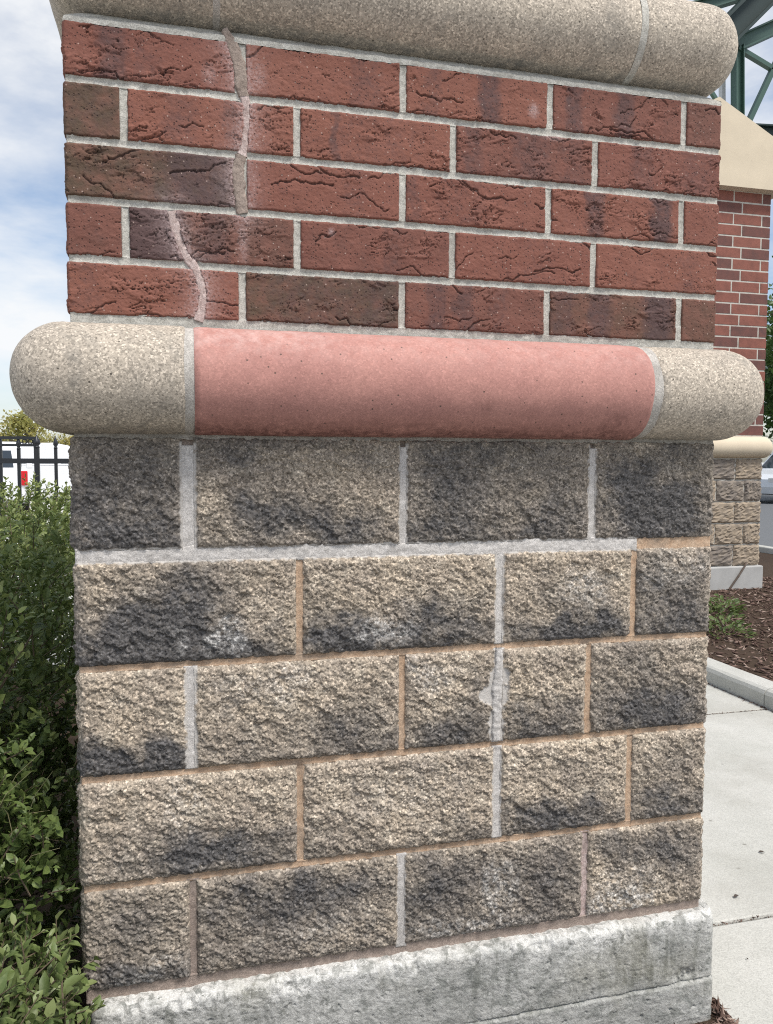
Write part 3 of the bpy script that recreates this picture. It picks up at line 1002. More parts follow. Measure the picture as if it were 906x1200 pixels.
def right_end(xa, XR=XR, YW=YW):
    p = []
    for x in np.linspace(xa, XR, 40): p.append((x, YW, 0, -1, x - xa))
    s = XR - xa
    for k in range(1, 25):
        a = k / 24 * math.pi / 2
        p.append((XR, YW, math.sin(a), -math.cos(a), s + 4 * a))
    s += 2 * math.pi
    for y in np.linspace(YW, DEP, 60)[1:]: p.append((XR, y, 1, 0, s + y - YW))
    return p


ZC1, RZ1, PR1 = 44.42, 3.80, 3.85
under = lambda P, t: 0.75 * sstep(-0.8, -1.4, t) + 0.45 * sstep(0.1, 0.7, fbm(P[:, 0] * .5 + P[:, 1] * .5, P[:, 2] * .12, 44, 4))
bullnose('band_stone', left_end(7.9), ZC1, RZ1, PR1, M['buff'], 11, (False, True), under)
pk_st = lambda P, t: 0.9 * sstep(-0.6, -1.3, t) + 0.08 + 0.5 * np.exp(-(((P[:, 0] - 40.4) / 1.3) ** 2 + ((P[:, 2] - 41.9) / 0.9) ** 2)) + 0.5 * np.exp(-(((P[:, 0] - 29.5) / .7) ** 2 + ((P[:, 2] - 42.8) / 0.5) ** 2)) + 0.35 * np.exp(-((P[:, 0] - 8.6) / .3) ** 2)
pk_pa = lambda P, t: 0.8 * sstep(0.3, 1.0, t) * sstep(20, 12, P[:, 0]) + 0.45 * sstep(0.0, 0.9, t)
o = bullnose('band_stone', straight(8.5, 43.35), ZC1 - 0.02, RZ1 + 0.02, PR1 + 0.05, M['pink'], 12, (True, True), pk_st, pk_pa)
o['label'] = 'dusty pink dyed length of the rounded band'
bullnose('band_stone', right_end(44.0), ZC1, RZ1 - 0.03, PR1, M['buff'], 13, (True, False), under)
bullnose('mortar_joint', straight(7.75, 8.65, 0.1), ZC1, RZ1 - 0.08, PR1 - 0.10, M['m_joint'], 14, (False, False))
bullnose('mortar_joint', straight(43.2, 44.15, 0.1), ZC1, RZ1 - 0.05, PR1 - 0.06, M['m_joint'], 15, (False, False))
X2L, X2R, Y2 = 2.1, 49.75, 2.2
ZC2, R2 = 73.15, 3.55
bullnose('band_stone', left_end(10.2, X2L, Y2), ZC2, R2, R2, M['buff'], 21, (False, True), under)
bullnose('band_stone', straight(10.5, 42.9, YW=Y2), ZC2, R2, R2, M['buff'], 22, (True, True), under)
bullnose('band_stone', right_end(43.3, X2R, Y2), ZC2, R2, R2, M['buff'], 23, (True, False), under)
bullnose('mortar_joint', straight(10.1, 10.6, 0.1, Y2), ZC2, R2 - .03, R2 - 0.03, M['m_joint'], 24, (False, False))
bullnose('mortar_joint', straight(42.8, 43.4, 0.1, Y2), ZC2, R2 - .03, R2 - 0.03, M['m_grey'], 25, (False, False))
# mortar wash sloping from the brick face up to the band
def wash():
    z0, z1 = BZ + 20 - g - 0.04, ZC2 - R2 + 0.35
    V = []; n = 240; k = 9
    xs = np.linspace(0, 1, n)
    for j in range(k):
        t = j / (k - 1)
        tt = max(0, (t - 0.22) / 0.78)
        y = YB + 0.04 + (Y2 - YB - 0.1) * tt
        z = z0 + (z1 - z0) * t
        xa = PX0 + 0.08 + (X2L - PX0) * tt; xb = PX1 - 0.2 - (PX1 - X2R) * tt
        x = xa + (xb - xa) * xs
        nn = 0.07 * fbm(x * 0.7, x * 0 + j * 0.3, 505, 4) + 0.04 * fbm(x * 3, x * 0 + j * .9, 507, 3)
        V.append(np.stack([x, y - nn, z + nn * 0.4], 1))
    V = np.stack(V, 0).reshape(-1, 3)
    idx = np.arange(n * k).reshape(k, n)
    q = np.stack([idx[:-1, :-1], idx[:-1, 1:], idx[1:, 1:], idx[1:, :-1]], -1).reshape(-1, 4)
    V = list(map(tuple, V)); F = [tuple(f) for f in q]
    m = len(V)
    for xw, xi in ((PX0 + .1, X2L), (PX1 - .2, X2R)):
        m = len(V)
        V += [(xw, YB + 0.1, z0), (xw, DEP, z0), (xw, DEP, z0 + .4), (xw, YB + 0.1, z0 + .4), (xi, DEP, z1), (xi, Y2, z1)]
        F += [(m, m + 1, m + 2, m + 3), (m + 3, m + 2, m + 4, m + 5)]
    return centred('mortar_wash', V, F, M['m_grey'], PIL, False)
wash()
MB().cbox(3.0, 48.8, 3.2, DEP - 0.2, ZC2 + R2 - 0.3, ZC2 + R2 + 7, 0.5).build('cap_stone', M['cap'], PIL)


# ---- concrete footing
def footing():
    x0, x1, y0, y1, zt, zb = 0.7, 52.25, -1.15, DEP + 1, 0.02, -14.0
    nx, nf = 560, 104

    def prof(n):                                   # from the wall, over the arris, down the face
        pts = [(0.6, -0.30)] + [(y0 + 0.75 - 0.75 * math.sin(a), -0.75 + 0.55 * math.cos(a) - 0.15) for a in np.linspace(0, math.pi / 2, 10)]
        pts += [(y0, z) for z in np.linspace(-0.92, zb, n)[1:]]
        return pts
    pf = np.array(prof(150))
    xs = np.linspace(x0, x1, nx)
    X = np.repeat(xs, len(pf)); Y = np.tile(pf[:, 0], nx); Z = np.tile(pf[:, 1], nx)
    yb = np.tile(pf[:, 0], nx)
    edge = np.minimum(X - x0, x1 - X)
    # rough cast face, chipped arris
    n = 0.07 * fbm(X * 0.35, Z * 0.3, 70, 4) + 0.04 * fbm(X * 1.8, Z * 1.9, 75, 5, .6) + 0.05 * np.abs(fbm(X * 4, Z * 4, 78, 3))
    led = fbm(X * 0.12, Z * 0.9, 61, 4); n = n + 0.012 * sstep(-0.05, 0.06, led) * sstep(-1.0, -2.0, Z)
    n = n - 0.12 * sstep(0.66, 0.85, fbm(X * 1.5, Z * 1.5, 63, 3))
    crackz = -6.75 + 0.012 * X + 0.10 * fbm(X * 0.5, X * 0, 80, 4) + 0.05 * fbm(X * 4, X * 0, 82, 3)
    d = Z - crackz
    lip = np.where(d < 0, 0.14, 0.0)
    crack = np.exp(-(d / 0.07) ** 2) * sstep(24, 34, X) * 0.22
    pit = 0.55 * np.exp(-(((X - 49.3) / 1.0) ** 2 + ((Z + 5.5) / 0.5) ** 2)) * (0.5 + 0.7 * fbm(X * 1.7, Z * 1.7, 85, 3))
    chip = 0.5 * sstep(0.0, 0.6, fbm(X * 0.35, X * 0 + 3, 88, 5, .6)) * np.exp(-((Z + 0.6) / 0.5) ** 2)
    rnd = np.clip(1 - edge / 0.9, 0, 1)
    rnd = 0.9 * (1 - np.sqrt(np.maximum(0, 1 - rnd ** 2)))
    facing = sstep(-0.36, -0.85, Z)
    Yd = Y - facing * n * 1.2 + facing * (crack + pit + chip) - lip * facing * sstep(24, 30, X) + rnd
    Zd = Z + (1 - facing) * (0.20 * fbm(X * 0.6, Y * 0.9, 90, 5, .6) + 0.05 * fbm(X * 3, Y * 3, 92, 3)) - 0.3 * chip
    P = np.stack([X, Yd, Zd], 1)
    idx = np.arange(nx * len(pf)).reshape(nx, len(pf))
    q = np.stack([idx[:-1, :-1], idx[:-1, 1:], idx[1:, 1:], idx[1:, :-1]], -1).reshape(-1, 4)
    stn = 0.15 + 0.9 * np.exp(-((X - 45) / 4.5) ** 2) * sstep(-6.3, -5, Z) + 0.8 * np.exp(-((X - 32) / 4) ** 2) * sstep(-6, -3, Z) + 0.55 * sstep(30, 8, X) + 0.9 * np.exp(-(((X - 49.3) / 1.2) ** 2 + ((Z + 5) / 1.5) ** 2)) + 0.5 * np.exp(-(d / 0.25) ** 2)
    pal = 0.9 * sstep(-2.6, -0.2, Z + 0.8 * fbm(X * 0.3, X * 0, 95, 3)) + 0.6 * np.exp(-(((X - 41) / 4) ** 2 + ((Z + 2) / 2) ** 2)) + 0.5 * sstep(14, 4, X) + 0.5 * np.exp(-(((X - 16) / 5) ** 2))
    # sides (coarser), the same profile turned round
    out_ = [(P, q, stn, pal)]
    for sx, xe in ((-1, x0), (1, x1)):
        ys = np.linspace(y0 + 0.9, y1, 160)
        zz = np.array([-0.3, -0.4, -0.6, -0.8] + list(np.linspace(-1, zb, 60)))
        inn = np.array([0.7, 0.25, 0.08, 0.0] + [0.0] * 60)
        Y2 = np.repeat(ys, len(zz)); Z2 = np.tile(zz, len(ys))
        m2 = 0.10 * fbm(Y2 * 0.4, Z2 * 0.5, 170, 4) + 0.05 * fbm(Y2 * 2.2, Z2 * 2.2, 175, 3)
        X2 = xe - sx * np.tile(inn, len(ys)) + sx * m2 * sstep(0, 1, Y2 - y0 - 0.9)
        i2 = np.arange(len(Y2)).reshape(len(ys), len(zz))
        q2 = np.stack([i2[:-1, :-1], i2[:-1, 1:], i2[1:, 1:], i2[1:, :-1]], -1).reshape(-1, 4)
        if sx > 0: pass
        out_.append((np.stack([X2, Y2, Z2], 1), q2, np.full(len(X2), .4), np.full(len(X2), .3)))
    o_ = 0; VV = []; QQ = []; A = []; B = []
    for P_, q_, s_1, p_1 in out_:
        VV.append(P_); QQ.append(q_ + o_); A.append(s_1); B.append(p_1); o_ += len(P_)
    V = np.concatenate(VV); Q = np.concatenate(QQ)
    # top slab round the wall
    k = len(V)
    V = np.concatenate([V, np.array([(x0 + .5, 0.5, -0.33), (x1 - .5, 0.5, -0.33), (x1 - .5, y1, -0.03), (x0 + .5, y1, -0.03)])])
    Q = np.concatenate([Q, np.array([[k, k + 1, k + 2, k + 3]])])
    A = np.r_[np.concatenate(A), [.2] * 4]; B = np.r_[np.concatenate(B), [.4] * 4]
    return centred('concrete_footing', V, Q, M['base'], PIL, True, {'stain': np.clip(A, 0, 1), 'pale': np.clip(B, 0, 1)})


footing()


# ------------------------------------------------------------------ second pillar beyond the walk
M['brick2'] = None
def far_brick_mat(name, c, c2):
    m = Mat(name, 0.85, 0.2)
    m.color(m.mix(m.ramp(m.noise(14, 4, 0.7), [(0.4, 0), (0.65, 1)]), c, c2))
    m.bump(m.noise(70, 4, 0.7), 0.4, 0.004)
    return m.m
FB = [far_brick_mat('clay_red', (0.26, 0.105, 0.080), (0.20, 0.085, 0.066)), far_brick_mat('clay_brown_red', (0.17, 0.078, 0.066), (0.13, 0.068, 0.06)),
      far_brick_mat('clay_dark', (0.125, 0.07, 0.065), (0.19, 0.085, 0.07))]
FS = [far_brick_mat('stone_buff', (0.36, 0.29, 0.215), (0.27, 0.225, 0.18)), far_brick_mat('stone_grey', (0.19, 0.165, 0.145), (0.28, 0.235, 0.19))]
M['m_light'] = mortar_mat('light_mortar', (0.48, 0.45, 0.40), (0.56, 0.53, 0.47), 20, 0.2)
FX0, FX1, FY = 165.3, 216.9, 195.0
FP = empty('masonry_pier', (191, 209, G))
tag(FP, 'tall distant masonry pillar with brick shaft, cream band and pyramid cap beyond the walk', 'pillar')
_shared = {}


def unit_mesh(name, dx, dy, dz, mat, rough_, sd):
    """a unit shared by all alike pieces"""
    key = (round(dx, 2), round(dy, 2), round(dz, 2), mat.name, sd)
    if key in _shared: return _shared[key]
    bm = bmesh.new()
    vs = [bm.verts.new(v) for v in box_v(-dx / 2, dx / 2, -dy / 2, dy / 2, -dz / 2, dz / 2)]
    for f in BOXF: bm.faces.new([vs[i] for i in f])
    if rough_:
        bmesh.ops.subdivide_edges(bm, edges=bm.edges[:], cuts=11, use_grid_fill=True)
        rr = np.random.default_rng(sd)
        for v in bm.verts:
            e = min(dx / 2 - abs(v.co.x), dz / 2 - abs(v.co.z)) if abs(abs(v.co.y) - dy / 2) < 1e-4 else 0
            v.co += Vector(rr.uniform(-1, 1, 3)) * 0.26
            if e > 0.2: v.co.y += math.copysign(0.55, v.co.y)
    else:
        bmesh.ops.bevel(bm, geom=bm.edges[:], offset=0.1, segments=1, affect='EDGES')
    bm.verts.index_update()
    me = mesh(name, [tuple(v.co) for v in bm.verts], [[v.index for v in f.verts] for f in bm.faces], mat)
    bm.free()
    _shared[key] = me
    return me


rb = random.Random(5)
def far_unit(name, x0, x1, y0, y1, z0, z1, mats, rough_, w):
    mat = rb.choices(mats, w)[0]
    me = unit_mesh(name, x1 - x0, y1 - y0, z1 - z0, mat, rough_, rb.randrange(4))
    link(name, me, FP, ((x0 + x1) / 2 - 191, (y0 + y1) / 2 - 209 + rb.uniform(-.04, .04), (z0 + z1) / 2 - G))


for r in range(22):
    z0 = 48.3 + 4 * r + 0.2; z1 = z0 + 3.6
    ed = [0, 12, 24, 36, 48, 51.6] if r % 2 else [0, 3.6, 15.6, 27.6, 39.6, 51.6]
    for a_, b_ in zip(ed[:-1], ed[1:]):
        far_unit('brick', FX0 + a_ + (0.24 if a_ else 0), FX0 + b_ - (0.24 if b_ < 51 else 0), FY, FY + 3.6, z0 + .04, z1 - .04, FB, False, [5, 3, 1])
    for xs_, sg in ((FX0, 1), (FX1, -1)):                       # the flanks
        ys_ = [3.8, 15.8, 27.8]
        for a_, b_ in zip(ys_[:-1], ys_[1:]):
            xx = (xs_, xs_ + 3.6) if sg > 0 else (xs_ - 3.6, xs_)
            far_unit('brick', xx[0], xx[1], FY + a_ + .2, FY + b_ - .2, z0, z1, FB, False, [5, 3, 1])
for r in range(5):
    z0 = 8 * r + 0.25; z1 = z0 + 7.5
    ed = [0, 16, 32, 44, 51.6] if r % 2 else [0, 8, 24, 40, 51.6]
    for a_, b_ in zip(ed[:-1], ed[1:]):
        far_unit('stone_block', FX0 + a_ + .2, FX0 + b_ - .2, FY - 0.1, FY + 6, z0, z1, FS, True, [3, 2])
    for xs_, sg in ((FX0, 1), (FX1, -1)):
        for a_, b_ in ((6.3, 14), (14.3, 27.8)):
            xx = (xs_ - .2, xs_ + 6) if sg > 0 else (xs_ - 6, xs_ + .2)
            far_unit('stone_block', xx[0], xx[1], FY + a_, FY + b_, z0, z1, FS, True, [3, 2])
MB().box(FX0 + .35, FX1 - .35, FY + .09, FY + 27.7, 0.1, 136.2).build('mortar_core', M['m_light'], FP)


def ring_band(name, x0, x1, y0, y1, zc, rz, pr, mat, parent):
    """half-round band running round four sides, corners rounded"""
    path = []
    for cx, cy, a0 in ((x1, y0, -90), (x1, y1, 0), (x0, y1, 90), (x0, y0, 180)):
        for k in range(9):
            a = R(a0 + 90 * k / 8); path.append((cx, cy, math.cos(a), math.sin(a)))
    m = 13; V = []; F = []
    for (cx, cy, nx_, ny_) in path:
        for j in range(m):
            t = -math.pi / 2 + math.pi * j / (m - 1)
            V.append((cx + nx_ * pr * math.cos(t), cy + ny_ * pr * math.cos(t), zc + rz * math.sin(t)))
    n = len(path)
    for k in range(n):
        for j in range(m - 1):
            F.append((k * m + j, ((k + 1) % n) * m + j, ((k + 1) % n) * m + j + 1, k * m + j + 1))
    return centred(name, V, F, mat, parent, True)


ring_band('band_stone', FX0 + .2, FX1 - .2, FY + .2, FY + 27.8, 44.1, 4.0, 3.7, M['cream'], FP)
# pyramid cap, overhanging
cap = MB()
cx0, cx1, cy0, cy1 = FX0 - 4, FX1 + 4, FY - 4, FY + 32
pent = [(cx0, 136.2), (cx1, 136.2), (cx1, 151.3), (191.1, 166.2), (cx0, 151.3)]
cap.add([(x_, cy0, z_) for x_, z_ in pent] + [(x_, cy1, z_) for x_, z_ in pent],
        [(0, 1, 2, 3, 4), (9, 8, 7, 6, 5)] + [(k, k + 5, (k + 1) % 5 + 5, (k + 1) % 5) for k in range(5)])
cap.build('cap_stone', M['cream'], FP)
M['base_far'] = plain('grey_concrete', (0.42, 0.415, 0.40), 0.9, 0.2, 0.25, 9, 0.3)
MB().cbox(FX0 - 1, FX1 + 1, FY - 1.4, FY + 29, G - 4, 0.0, 0.5).build('concrete_footing', M['base_far'], FP)
MB().tube([(203, FY - 1.7, -8.5), (206.5, FY - 2.2, -3.5), (209.5, FY - 2.0, 0.5), (210.5, FY - 1.2, 1.5)], 0.35, 6).build('conduit_stub', plain('rusty_pipe', (0.12, 0.09, 0.07), 0.7), FP)

# ------------------------------------------------------------------ green steel truss of the canopy
M['green_shade'] = plain('shade_darkened_green_steel', (0.014, 0.030, 0.028), 0.5, 0.4, 0.15, 12)  # near-black green puts the rafter's shade into its colour; tie beam shares it
M['green'] = plain('green_steel_paint', (0.040, 0.088, 0.068), 0.45, 0.5, 0.15, 12)
TR = empty('steel_truss', (214, 211, 163))
tag(TR, 'dark green painted steel canopy truss rising behind the far pillar cap', 'truss')


def ibeam(name, a, b, w, h, mat='green'):
    """rolled section: web and two flanges"""
    a = Vector(a); b = Vector(b); d = (b - a).normalized(); yv = Vector((0, 1, 0)); n = d.cross(yv).normalized()
    m = MB()
    m.beam(a, b, w * 0.18, h * 0.96)
    m.beam(a + n * h * 0.47, b + n * h * 0.47, w, h * 0.12)
    m.beam(a - n * h * 0.47, b - n * h * 0.47, w, h * 0.12)
    return m.build(name, M[mat], TR)


TY = 211.0
ibeam('post', (212.9, TY, 196), (214.2, TY, 163.5), 3.4, 3.4)
ibeam('rafter', (198, TY - 2, 190.5), (264, TY - 2, 256.0), 8, 9.0, 'green_shade')
ibeam('top_chord', (176, TY + 3, 200.8), (240, TY + 3, 226.0), 4, 4.0)
ibeam('bottom_chord', (213, TY, 196.5), (290, TY, 236), 4, 5.0)
MB().beam((213, TY, 195), (262, TY, 177), 2, 1.6).build('brace', M['green'], TR)
MB().beam((217.0, TY, 165), (246, TY, 224), 2, 1.9).build('brace', M['green'], TR)
MB().beam((199.5, TY - 1, 179.2), (208.0, TY - 1, 169.5), 1.4, 1.2).build('brace', M['green'], TR)
MB().beam((209.8, TY + 5, 196), (211.2, TY + 5, 163.5), 2, 1.6).build('brace', plain('galvanised_steel', (0.45, 0.47, 0.48), 0.5, 0.5), TR)
ibeam('tie_beam', (220.0, TY, 164.5), (330, TY, 171), 5, 5, 'green_shade')
MB().cbox(209, 220, TY - 4, TY + 4, 163.2, 164.4, .1).build('base_plate', M['green'], TR)
# the truss runs on to a slim post beyond the bed
MB().beam((326, TY, G), (326, TY, 240), 5, 5).build('column', M['green'], TR)


# ------------------------------------------------------------------ foliage
def leaf_cloud(C, D, Nn, size, rr, aspect=0.55):
    """C centres, D directions of the leaf axis, Nn normals: folded oval leaves of eight vertices"""
    n = len(C)
    D = D / np.linalg.norm(D, axis=1, keepdims=True)
    Wv = np.cross(D, Nn); Wv /= np.linalg.norm(Wv, axis=1, keepdims=True) + 1e-9
    Nn = np.cross(Wv, D)
    s = size[:, None]; w = s * aspect * rr.uniform(0.8, 1.2, (n, 1)); f = w * rr.uniform(0.12, 0.45, (n, 1))
    curl = s * rr.uniform(-0.05, 0.22, (n, 1))
    v = [C, C + D * s * 0.30 - Wv * w * 0.42 + Nn * f * .8, C + D * s * 0.68 - Wv * w * 0.40 + Nn * f * .7 - Nn * curl * .5, C + D * s - Nn * curl,
         C + D * s * 0.68 + Wv * w * 0.40 + Nn * f * .7 - Nn * curl * .5, C + D * s * 0.30 + Wv * w * 0.42 + Nn * f * .8,
         C + D * s * 0.30, C + D * s * 0.68 - Nn * curl * .45]
    V = np.stack(v, 1).reshape(-1, 3)
    b = np.arange(n)[:, None] * 8
    T = np.concatenate([b + np.array(t)[None] for t in ((0, 6, 1), (1, 6, 7), (1, 7, 2), (2, 7, 3), (0, 5, 6), (5, 4, 7), (5, 7, 6), (4, 3, 7))])
    return V, T


def shrub(name, c, r, n_twig, per, lsize, mat, label, group, sd, hue=(0.2, 0.6), flat=0.55, holes=0.0, drop=None):
    rr = np.random.default_rng(sd)
    root = empty(name, (c[0], c[1], G - 0.4))
    tag(root, label, 'shrub', group)
    d = rr.normal(size=(n_twig, 3)); d /= np.linalg.norm(d, axis=1, keepdims=True)
    d[:, 2] = np.where(d[:, 2] < -0.35, -d[:, 2] * 0.6, d[:, 2])
    lump = 1 + 0.13 * fbm(d[:, 0] * 2.2 + sd, d[:, 2] * 2.2 + d[:, 1] * 1.7, sd, 3)
    # boxy superellipsoid
    p = np.sign(d) * np.abs(d) ** flat
    p /= np.max(np.abs(p), axis=1, keepdims=True) ** 0.5
    depth = 1 - 0.42 * rr.random(n_twig) ** 1.7
    T = np.array(c) + p * np.array(r) * (lump * depth)[:, None]
    keep = T[:, 2] > G + 0.3
    if drop is not None: keep &= ~drop(T)
    T = T[keep]; d = d[keep]; depth = depth[keep]
    n = len(T)
    ax = d + np.array([0, 0, 0.55]) + rr.normal(size=(n, 3)) * 0.45
    ax /= np.linalg.norm(ax, axis=1, keepdims=True)
    Cs, Ds, Ns, Sz, Hu = [], [], [], [], []
    ln = lsize * rr.uniform(1.6, 3.2, n)
    for k in range(per):
        t = (k + 0.5) / per
        ang = k * 2.4 + rr.uniform(0, 6.28, n) * 0.15 + np.arange(n)
        sv = np.cross(ax, rr.normal(size=(n, 3))); sv /= np.linalg.norm(sv, axis=1, keepdims=True)
        Cs.append(T + ax * (ln * (t - 0.75))[:, None])
        dd = sv * 0.9 + ax * (0.35 + 0.9 * t) + np.array([0, 0, 0.1])
        Ds.append(dd); nn_ = ax * 0.9 + np.array([0, 0, 0.6]) + rr.normal(size=(n, 3)) * 0.35
        Ns.append(nn_)
        Sz.append(lsize * rr.uniform(0.45, 1.25, n) * (1.05 - 0.35 * t))
        Hu.append(np.clip(rr.uniform(hue[0], hue[1], n) + 0.28 * t * (t > 0.6), 0, 1))
    V, F = leaf_cloud(np.concatenate(Cs), np.concatenate(Ds), np.concatenate(Ns), np.concatenate(Sz), rr)
    hu = np.repeat(np.concatenate(Hu), 8)
    if drop is not None: pass
    o = centred('foliage', V, F, mat, root, False, {'hue': hu})
    o['kind'] = 'stuff'
    # stems: twigs and main branches
    st = MB()
    for k in range(0, n, max(1, n // 420)):
        a = Vector(T[k] - ax[k] * ln[k] * 1.0); b = Vector(T[k] + ax[k] * ln[k] * 0.25)
        st.tube([a, (a + b) / 2 + Vector(rr.normal(size=3)) * 0.08, b], [0.06, 0.05, 0.03], 4, False)
    for k in range(0, n, max(1, n // 26)):
        a = Vector((c[0] + rr.uniform(-2.5, 2.5), c[1] + rr.uniform(-2.5, 2.5), G - 1)); b = Vector(T[k] - ax[k] * 1.0)
        mid = a.lerp(b, 0.5) + Vector((rr.uniform(-1, 1), rr.uniform(-1, 1), 2.5))
        st.tube([a, mid, b], [0.35, 0.2, 0.07], 5, False)
    st.build('stems', M['bark'], root)
    return root


M['bark'] = plain('twig_bark', (0.13, 0.10, 0.07), 0.9, 0.1, 0.3, 40, 0.4)
M['leaf'] = leaf_mat('glossy_green_leaf', (0.048, 0.088, 0.022), (0.125, 0.175, 0.048), (0.29, 0.33, 0.11))
M['leaf_light'] = leaf_mat('pale_green_leaf', (0.06, 0.10, 0.03), (0.13, 0.18, 0.055), (0.24, 0.28, 0.11))
M['leaf_yellow'] = leaf_mat('yellow_green_leaf', (0.20, 0.22, 0.06), (0.34, 0.34, 0.11), (0.52, 0.44, 0.16), 0.45)
HG = 'shrubs of the clipped hedge beside the pillar'
inpier = lambda T: (T[:, 0] > -0.7) & (T[:, 1] > -1.9)
shrub('hedge_shrub', (-9.5, -6.0, -1.5), (12.5, 8.0, 9.5), 620, 9, 1.2, M['leaf_light'], 'low pale green leafy shrub spilling past the bottom of the pillar edge', HG, 11, (0.15, 0.75), 0.8, drop=lambda T: (T[:, 0] > 2.6 - 0.12 * np.maximum(0, T[:, 2] + 3) ** 1.3) | inpier(T))
shrub('hedge_shrub', (-21, 22, 8), (19.5, 19, 21.5), 1700, 9, 1.15, M['leaf'], 'dark green dense shrub standing right against the pillar flank', HG, 12, (0.05, 0.6), 0.6, drop=inpier)
shrub('hedge_shrub', (-26, 62, 10.5), (21, 24, 22.5), 1800, 9, 1.2, M['leaf'], 'green shrub in the middle of the hedge, behind the dark one at the pillar', HG, 13, (0.15, 0.8), 0.6, drop=inpier)
shrub('hedge_shrub', (-30, 112, 11), (24, 26, 24.0), 1700, 8, 1.3, M['leaf'], 'tallest hedge shrub, its loose light tips against the black fence', HG, 14, (0.3, 0.95), 0.65, drop=inpier)

shrub('hedge_shrub', (-15, 9.5, 1), (14.0, 10.5, 17), 1100, 9, 1.15, M['leaf'], 'shaded dark shrub between the low pale one and the taller hedge', HG, 15, (0.0, 0.4), 0.6, drop=inpier)  # leaf hues kept low: deep shade of the hedge put into the colour

# dry stalks in the near shrub
dry = empty('grass_tuft', (-4.0, 6, G))
tag(dry, 'dry straw coloured grass stalks poking out of the hedge', 'grass tuft')
rr = np.random.default_rng(3)
M['straw'] = plain('dry_straw', (0.30, 0.27, 0.15), 0.8, 0.2, 0.2, 40)
for k in range(9):
    a = Vector((-6 + rr.uniform(-2, 2), 2 + rr.uniform(-1, 3), 10 + rr.uniform(-2, 4)))
    e = a + Vector((rr.uniform(-1.5, 4.2), rr.uniform(-3, 0.5), rr.uniform(1, 8)))
    MB().tube([a, a.lerp(e, .5) + Vector((0, 0, 0.8)), e], [0.03, 0.025, 0.012], 4, False).build('stalk', M['straw'], dry)


# ------------------------------------------------------------------ black picket fence
M['iron'] = plain('black_iron_paint', (0.018, 0.020, 0.024), 0.4, 0.5, 0.1, 20)
FN = empty('picket_fence', (-40, 150, G))
tag(FN, 'black iron picket fence with pointed finials behind the hedge', 'fence')
FYY = 150.0


def bar(name, x, w, ztop, finial=True):
    o = MB().box(x - w / 2, x + w / 2, FYY - w / 2, FYY + w / 2, G - 1, ztop - (3.0 if finial else 0)).build(name, M['iron'], FN)
    if finial:
        me = MB().lathe([(w * .62, 0), (w * .62, .3), (w * .4, .5), (w * .8, 1.1), (w * .72, 1.7), (w * .3, 2.6), (0.04, 3.2)], 8, (x, FYY, ztop - 3.05))
        V = np.array(me.V); c = (V.min(0) + V.max(0)) / 2
        m_ = mesh('finial', V - c, me.F, M['iron'], True)
        f = link('finial', m_, o)
        f.location = Vector(c) * I - o.location - FN.location
    return o


x = -22.45
bar('post', -26.75, 1.15, 44.6)
for k in range(0, 7): bar('picket', -22.45 + 4.2 * k, 0.72, 44.4)
for k in range(1, 16): bar('picket', -26.75 - 4.05 * k, 0.75, 44.2, k % 2 == 1)
for z0, z1, x0, x1 in ((37.8, 39.0, -90, 6), (-3, -1.8, -90, 6), (43.6, 44.3, -90, -27), (41.9, 42.5, -90, -27)):
    MB().box(x0, x1, FYY - .5, FYY + .5, z0, z1).build('rail', M['iron'], FN)
for k in range(0, 8):                                           # small rings between the two top rails
    cx = -26.75 - 4.05 * (2 * k) - 1.4
    for q_ in (0, 1.3):
        ps = [(cx - q_ + 0.55 * math.cos(t), FYY, 43.05 + 0.55 * math.sin(t)) for t in np.linspace(0, 2 * math.pi, 11)]
        MB().tube(ps, 0.14, 5, False).build('ring', M['iron'], FN)


# ------------------------------------------------------------------ vehicles far off
M['tyre'] = plain('tyre_rubber', (0.02, 0.02, 0.02), 0.9, 0.2)
M['rim'] = plain('alloy_rim', (0.5, 0.5, 0.52), 0.35, 0.5, 0.05, 20, 0, 0.8)
M['glass'] = plain('dark_window_glass', (0.03, 0.04, 0.05), 0.08, 0.6, 0.1)
M['redl'] = plain('red_tail_lens', (0.55, 0.012, 0.02), 0.2, 0.5, 0.1)
M['white'] = plain('white_car_paint', (0.74, 0.75, 0.76), 0.25, 0.5, 0.03, 5)
M['silver'] = plain('silver_car_paint', (0.62, 0.64, 0.66), 0.25, 0.5, 0.03, 5)
M['chrome'] = plain('plate_plastic', (0.6, 0.6, 0.58), 0.5, 0.4, 0.05)


def loft_side(prof, half, tuck):
    """car shell: side outline (x, z) lofted across the width, tucked in towards the sides"""
    V = []; F = []; n = len(prof)
    zc = sum(p[1] for p in prof) / n; xc = sum(p[0] for p in prof) / n
    st_ = [(-1, tuck), (-0.94, tuck * 0.3), (-0.8, 0), (0.8, 0), (0.94, tuck * 0.3), (1, tuck)]
    for (t, k) in st_:
        for (x, z) in prof: V.append((x + (xc - x) * k, half * t, z + (zc - z) * k * 0.6))
    for a in range(len(st_) - 1):
        for j in range(n): F.append((a * n + j, a * n + (j + 1) % n, (a + 1) * n + (j + 1) % n, (a + 1) * n + j))
    F.append(tuple(range(n))[::-1]); F.append(tuple(range((len(st_) - 1) * n, len(st_) * n)))
    return V, F


